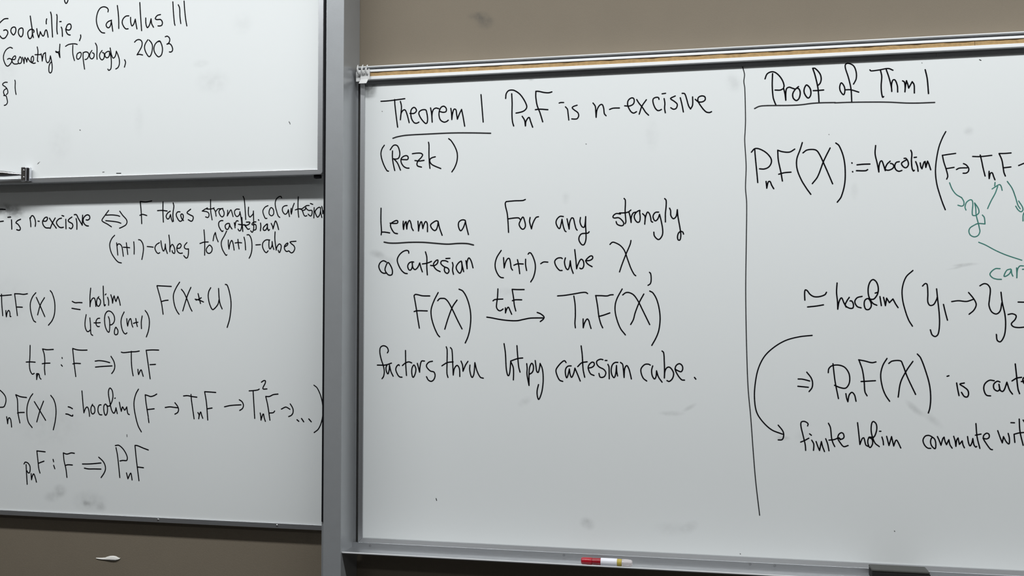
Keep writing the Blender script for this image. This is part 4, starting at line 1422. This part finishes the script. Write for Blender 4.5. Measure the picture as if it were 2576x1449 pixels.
            '5800 12293 5811 12224 5828 12142',
            '5828 12142 5889 12226',
            '5889 12226 5905 12135 5935 12066',
            '6006 12330 6025 12193 6058 12112 6102 12195 6120 12287',
            '6120 12287 6144 12142 6186 12088 6203 12107',
            '6192 12637 6214 12326 6271 12063',
            '6177 12366 6300 12396',
            '6342 12302 6418 12286 6473 12324 6470 12397 6420 12419 6360 12367 6350 12293 6417 12168 6500 12051 6542 12040',
        ]),
        ('written_word', 'bk', 2.95, [
            '6661 12484 6707 12339 6756 12204',
            '6756 12204 6783 12350',
            '6783 12350 6840 12234 6899 12181 6909 12308 6885 12426',
            '6947 12676 7023 12675',
            '7011 12402 7025 12221',
            '7011 12411 7129 12445 7330 12464',
            '7125 12764 7138 12478 7201 12162',
            '7208 12742 7249 12662 7293 12174',
        ]),
        ('divider_line', 'gk', 2.44, [
            '918 21373 937 21293 982 21103 966 20926 987 20757 1001 19987 990 19692 978 19476 1001 19043 1009 18787 992 18287 1016 17924 1004 17043 983 15871 987 14896 1006 13924 1029 13323 1083 12685 1136 11875 1192 11125 1281 10301',
        ]),
        ('pen_tick', 'gk', 2.07, [
            '-6875 10386 -6859 10335',
        ]),
        ('pen_tick', 'gk', 1.87, [
            '6368 21187 6402 21167',
        ]),
        ('ink_speck', 'gy', 1.94, [
            '-2950 19514 -2942 19507',
        ]),
        ('ink_speck', 'gy', 1.86, [
            '-8402 20573 -8393 20566',
        ]),
        ('ink_speck', 'gy', 2.26, [
            '4371 10059 4378 10053',
        ]),
        ('ink_speck', 'gy', 2.25, [
            '6385 21177 6392 21171',
        ]),
        ('ink_speck', 'gy', 1.54, [
            '2960 19542 2968 19536',
        ]),
        ('ink_speck', 'gy', 1.94, [
            '815 9347 823 9342',
        ]),
        ('ink_speck', 'gy', 1.58, [
            '-1121 9279 -1113 9273',
        ]),
        ('ink_speck', 'gy', 1.52, [
            '5092 21178 5099 21171',
        ]),
    ],
}

# ---------------------------------------------------------------- the room
def struct(name, x0, x1, y0, y1, z0, z1, m):
    o = link(name, box(bmesh.new(), x0, x1, y0, y1, z0, z1), m, origin=((x0 + x1) / 2, (y0 + y1) / 2, z0))
    o['kind'] = 'structure'
    return o


struct('wall_front', -4.6, 4.6, 0.0, 0.15, 0.0, 3.3, M['taupe'])
struct('floor', -4.6, 4.6, -7.0, 0.15, -0.1, 0.0, M['floor'])
struct('ceiling', -4.6, 4.6, -7.0, 0.15, 3.3, 3.4, M['ceiling'])
struct('wall_back', -4.6, 4.6, -7.15, -7.0, 0.0, 3.3, M['plaster'])
struct('wall_left', -4.75, -4.6, -7.0, 0.15, 0.0, 3.3, M['plaster'])
struct('wall_right', 4.6, 4.75, -7.0, 0.15, 0.0, 3.3, M['plaster'])

# ---------------------------------------------------------------- upper sliding board (left, nearer track)
UX0, UX1, UZ0, UZ1 = -3.30, -0.9860, 1.8856, 3.08
ub = thing('sliding_whiteboard', 'upper left sliding whiteboard with rounded grey frame and chrome handle',
           'whiteboard', ((UX0 + UX1) / 2, -0.07, UZ0))
link('writing_surface', box(bmesh.new(), UX0 + 0.004, UX1 - 0.004, -0.0695, -0.0515, UZ0 + 0.004, UZ1 - 0.004), M['board_u'], ub)
link('frame', rounded_frame(bmesh.new(), UX0, UX1, UZ0, UZ1, 0.0145, -0.0740, -0.0485, 0.008), M['alu'], ub)
link('bumper', box(bmesh.new(), -1.0135, -0.9955, -0.0685, -0.0545, UZ0 - 0.0085, UZ0 + 0.002, 0.002), M['rubber'], ub)['label'] = 'black rubber bumper'
hd = link('handle', tube(bmesh.new(), [(-1.8765 - 0.0125 * k, -0.0885 - 0.012 * math.sin(math.pi * k / 17), 1.9078 + 0.0035 * math.sin(math.pi * k / 17)) for k in range(18)],
                         [0.0022 + 0.0068 * min(1, math.sin(math.pi * (k + 0.3) / 17.6) * 1.35) for k in range(18)], 18, (0.75, 1.0)), M['chrome'], ub, True)
hd['label'] = 'polished chrome bow handle'
for bx in (-1.8675, -2.1):
    bm = bmesh.new()
    box(bm, bx - 0.0095, bx + 0.0065, -0.0915, -0.0740, 1.8893, 1.9285, 0.0016)
    box(bm, bx + 0.0065, bx + 0.0118, -0.0845, -0.0740, 1.8893, 1.9282, 0.0012)
    link('bracket', bm, M['chrome'], hd)
    for dz in (1.8993, 1.9188):
        link('screw', dome(bmesh.new(), (bx, -0.0913, dz), 0.0032, 0.0022), M['steel'], hd, True)
write_on(ub, 'UL', -0.0695)

# ---------------------------------------------------------------- lower sliding board (left, rear track)
LX0, LX1, LZ0, LZ1 = -3.30, -0.985, 0.9420, 2.12
lb = thing('sliding_whiteboard', 'lower left sliding whiteboard with slim grey bottom rail, partly behind the upper one',
           'whiteboard', ((LX0 + LX1) / 2, -0.02, LZ0))
link('writing_surface', box(bmesh.new(), LX0 + 0.004, LX1 - 0.003, -0.0205, -0.006, LZ0 + 0.004, LZ1 - 0.004), M['board_l'], lb)
fr = link('frame', mitred_frame(bmesh.new(), LX0, LX1 + 0.012, LZ0, LZ1, 0.0138, -0.0245, -0.004), M['alu'], lb)
for sx in (-1.4822, -1.1298):
    link('screw', dome(bmesh.new(), (sx, -0.0243, 0.9500), 0.0031, 0.0026), M['steel'], lb, True)
write_on(lb, 'LL', -0.0205)

# ---------------------------------------------------------------- guide post between the boards
po = thing('guide_post', 'tall grey metal guide post between the left boards and the wide right board', 'post', (-0.936, -0.058, 0.0))
link('post_body', box(bmesh.new(), -0.9600, -0.9115, -0.117, -0.0005, 0.0, 3.28, 0.0014), M['post'], po)
link('side_flange', box(bmesh.new(), -0.9678, -0.9600, -0.1075, -0.001, 0.0, 3.28), M['post'], po)
link('slot_shade_strip', box(bmesh.new(), -0.9672, -0.9603, -0.1105, -0.1076, 0.985, 3.28), M['rubber'], po)['label'] = 'black strip for the shade in the post slot'  # black strip painting the shade inside the post's left slot

# ---------------------------------------------------------------- wide fixed board on the right
BX0, BX1, BZ0, BZ1 = -0.8985, 2.30, 0.9175, 2.1440
rb = thing('wall_whiteboard', 'wide fixed whiteboard on the right with cork map rail and marker tray', 'whiteboard', ((BX0 + BX1) / 2, -0.0, BZ0))
link('writing_surface', box(bmesh.new(), BX0 + 0.003, BX1 - 0.003, -0.022, -0.002, BZ0 + 0.002, 2.1380), M['board_r'], rb)
link('frame', mitred_frame(bmesh.new(), BX0, BX1, BZ0, BZ1, 0.0112, -0.0305, -0.003, 0.004, top=False), M['alu'], rb)
link('edge_flange', box(bmesh.new(), -0.9114, -0.9075, -0.022, -0.0005, 0.905, 2.138), M['post'], rb)
for a, b in ((BX0 + 0.0112, 0.5405), (0.5411, BX1 - 0.0112)):
    link('top_trim', box(bmesh.new(), a, b, -0.0262, -0.0205, 2.1296, 2.1405), M['dark_metal_and_shade'], rb)['label'] = 'top trim strip coloured dark as rail shade'  # rail's shade on the frame put into a darker metal
# map rail: two bright lips, cork between them, a thin cap on top
RX0 = -0.9035
bm = bmesh.new()
box(bm, RX0, BX1, -0.0405, -0.002, 2.1398, 2.1482, 0.0008)
box(bm, RX0, BX1, -0.0405, -0.002, 2.1596, 2.1660, 0.0008)
box(bm, RX0, BX1, -0.0200, -0.002, 2.1482, 2.1596)
box(bm, RX0, BX1, -0.0435, -0.002, 2.1722, 2.1748, 0.0006)
rail = link('map_rail', bm, M['alu_bright'], rb)
rail['label'] = 'bright aluminium map rail'
link('rail_recess', box(bmesh.new(), RX0, BX1, -0.0285, -0.003, 2.1660, 2.1722), M['dark_metal_and_shade'], rail)  # shade under the cap put into the recess colour
for a, b in ((-0.868, 0.6222), (0.6232, BX1)):
    bm = bmesh.new()
    n = int((b - a) / 0.006)
    lo, hi = [], []
    for k in range(n + 1):
        x = a + (b - a) * k / n
        wob = 0.0006 * math.sin(x * 61.0) + 0.0004 * math.sin(x * 173.0 + 1.0)
        lo.append((x, 2.1481))
        hi.append((x, 2.1577 + wob))
    prism(bm, lo + hi[::-1], 'y', -0.0385, -0.019)
    link('cork_strip', bm, M['cork'], rail)['label'] = 'tan cork strip'
link('end_cap', box(bmesh.new(), -0.9055, -0.8885, -0.0445, -0.0405, 2.1345, 2.1612, 0.0006), M['hook_white'], rail)['label'] = 'pale grey end cap plate'
link('rivet', dome(bmesh.new(), (-0.8965, -0.0442, 2.1487), 0.0032, 0.0026), M['steel'], rail, True)
# marker tray: flange with rivets, floor, thin front lip
TX0 = -0.9112
bm = bmesh.new()
prism(bm, [(-0.0300, 0.9180), (-0.0345, 0.9180), (-0.0350, 0.9058), (-0.1085, 0.9082), (-0.1090, 0.9105), (-0.1100, 0.9105),
           (-0.1100, 0.9064), (-0.0330, 0.9026), (-0.0300, 0.9026)], 'x', TX0, BX1)
tray = link('marker_tray', bm, M['alu'], rb)
link('tray_lip', box(bmesh.new(), TX0, BX1, -0.1112, -0.1094, 0.9082, 0.9112, 0.0005), M['alu_bright'], tray)
for rx, rz in [(-0.8627, 0.9114), (-0.3503, 0.9126), (0.1044, 0.9141), (0.162, 0.9134)]:
    link('rivet', washer(bmesh.new(), (rx, -0.0346, rz), 0.0016, 0.0031, 0.0012), M['dark_metal_and_shade'], tray)
write_on(rb, 'R', -0.022)

# ---------------------------------------------------------------- map hook clipped to the left end of the rail
mh = thing('map_hook', 'small pale metal map hook with three prongs on the left end of the cork rail', 'hook', (-0.880, -0.0435, 2.150))
bm = bmesh.new()
box(bm, -0.8915, -0.8675, -0.0485, -0.0447, 2.1362, 2.1640, 0.0008)
box(bm, -0.8700, -0.8665, -0.0500, -0.0440, 2.1380, 2.1660, 0.0008)
link('clip_plate', bm, M['hook_white'], mh)
bm = bmesh.new()
prism(bm, [(-0.8900, 2.1378), (-0.8690, 2.1378), (-0.8722, 2.1262), (-0.8932, 2.1262)], 'y', -0.0515, -0.0500)
for v in bm.verts:
    v.co.y -= (2.1378 - v.co.z) * 0.45
link('tab', bm, M['hook_white'], mh)
for hx, lean, hh in ((-0.8965, 0.0016, 0.0245), (-0.8850, 0.0040, 0.0245), (-0.8740, 0.0055, 0.0235)):
    bm = bmesh.new()
    tube(bm, [(hx + 0.004, -0.046, 2.1520), (hx + 0.0015, -0.0520, 2.1540), (hx, -0.0570, 2.1590), (hx + lean * 0.4, -0.0590, 2.1650),
              (hx + lean * 0.8, -0.0595, 2.1710), (hx + lean * 1.2, -0.0590, 2.1500 + hh)], [0.0030, 0.0036, 0.0032, 0.0024, 0.0016, 0.0011], 12)
    link('prong', bm, M['hook_white'], mh, True)

# ---------------------------------------------------------------- marker pen lying on the tray
ML = 0.1245
mx0, my, mz = -0.2985, -0.0955, 0.9078 + 0.0091
pen = thing('marker_pen', 'red capped dry erase marker lying on the right board tray', 'marker', (mx0 + ML / 2, my, 0.9078))


def lathe_x(prof, n=28):
    bm = bmesh.new()
    tube(bm, [(mx0 + a, my, mz) for a, r in prof], [r for a, r in prof], n)
    return bm


link('cap', lathe_x([(0.0, 0.0062), (0.001, 0.0075), (0.004, 0.0082), (0.026, 0.0086), (0.0262, 0.0080)]), M['red'], pen, True)['label'] = 'red cap'
link('cap_skirt', lathe_x([(0.0262, 0.0076), (0.0272, 0.0080), (0.046, 0.0083), (0.0478, 0.0083)]), M['red_deep'], pen, True)['label'] = 'deep red cap skirt'
sl = link('barrel', lathe_x([(0.0478, 0.0089), (0.0482, 0.0091), (0.0868, 0.0091), (0.0872, 0.0088)]), M['label_white'], pen, True)
sl['label'] = 'white wrapped barrel'
bm = bmesh.new()
tube(bm, [(mx0 + a, my - 0.0060, mz + 0.0030) for a in (0.0505, 0.070, 0.0850)], [0.0028] * 3, 10, (0.95, 0.22))
link('printed_stripe', bm, M['label_grey'], sl)['label'] = 'thin grey printed stripe'
link('reservoir', lathe_x([(0.0872, 0.0076), (0.0885, 0.0087), (0.0965, 0.0087), (0.0985, 0.0080)]), M['yellow'], pen, True)['label'] = 'yellowish inner core'
link('tail', lathe_x([(0.0985, 0.0080), (0.0995, 0.0088), (0.112, 0.0088), (0.115, 0.0085), (0.1165, 0.0078), (0.118, 0.0082), (0.121, 0.0076),
                      (0.1235, 0.0058), (0.1245, 0.0030)]), M['clear'], pen, True)['label'] = 'clear plastic tail'

# ---------------------------------------------------------------- eraser on the tray, running out of the picture
er = thing('board_eraser', 'black felt board eraser lying on the tray at the lower right', 'eraser', (0.440, -0.081, 0.9070))
link('felt_pad', box(bmesh.new(), 0.3730, 0.4990, -0.1050, -0.0570, 0.9084, 0.9285, 0.0018), M['felt'], er)
link('backing', box(bmesh.new(), 0.3725, 0.4970, -0.1056, -0.0580, 0.9285, 0.9345, 0.0022), M['felt_back'], er)['label'] = 'dark grey backing'

# ---------------------------------------------------------------- torn scrap stuck on the wall under the lower board
bm = bmesh.new()
top = [(-1.6885, 0.8290), (-1.6800, 0.8293), (-1.6700, 0.8298), (-1.6600, 0.8310), (-1.6540, 0.8335), (-1.6450, 0.8362), (-1.6350, 0.8372),
       (-1.6260, 0.8362), (-1.6200, 0.8335), (-1.6150, 0.8318), (-1.6125, 0.8326)]
bot = [(-1.6885, 0.8272), (-1.6800, 0.8258), (-1.6700, 0.8252), (-1.6600, 0.8251), (-1.6540, 0.8250), (-1.6450, 0.8249), (-1.6350, 0.8247),
       (-1.6260, 0.8249), (-1.6200, 0.8268), (-1.6150, 0.8290), (-1.6125, 0.8318)]
rows = []
for (x, zt), (_, zb) in zip(top, bot):
    h = zt - zb
    rows.append([(x, -0.0004, zt), (x, -0.0010 - h * 0.05, zb + h * 0.66), (x, -0.0012 - h * 0.12, zb + h * 0.33), (x, -0.0012 - h * 0.18, zb)])
F = [[bm.verts.new(p) for p in r] for r in rows]
B = [[bm.verts.new((p[0], p[1] + 0.0004, p[2])) for p in r] for r in rows]
for i in range(len(F) - 1):
    for k in range(3):
        bm.faces.new((F[i][k], F[i + 1][k], F[i + 1][k + 1], F[i][k + 1]))
        bm.faces.new((B[i][k], B[i][k + 1], B[i + 1][k + 1], B[i + 1][k]))
    bm.faces.new((F[i][3], F[i + 1][3], B[i + 1][3], B[i][3]))
    bm.faces.new((F[i][0], B[i][0], B[i + 1][0], F[i + 1][0]))
bmesh.ops.recalc_face_normals(bm, faces=bm.faces[:])
ps = link('paper_scrap', bm, M['paper'], None, True, origin=(-1.65, 0.0, 0.825))
ps['label'] = 'thin torn white paper scrap stuck to the wall below the lower left whiteboard'
ps['category'] = 'paper'
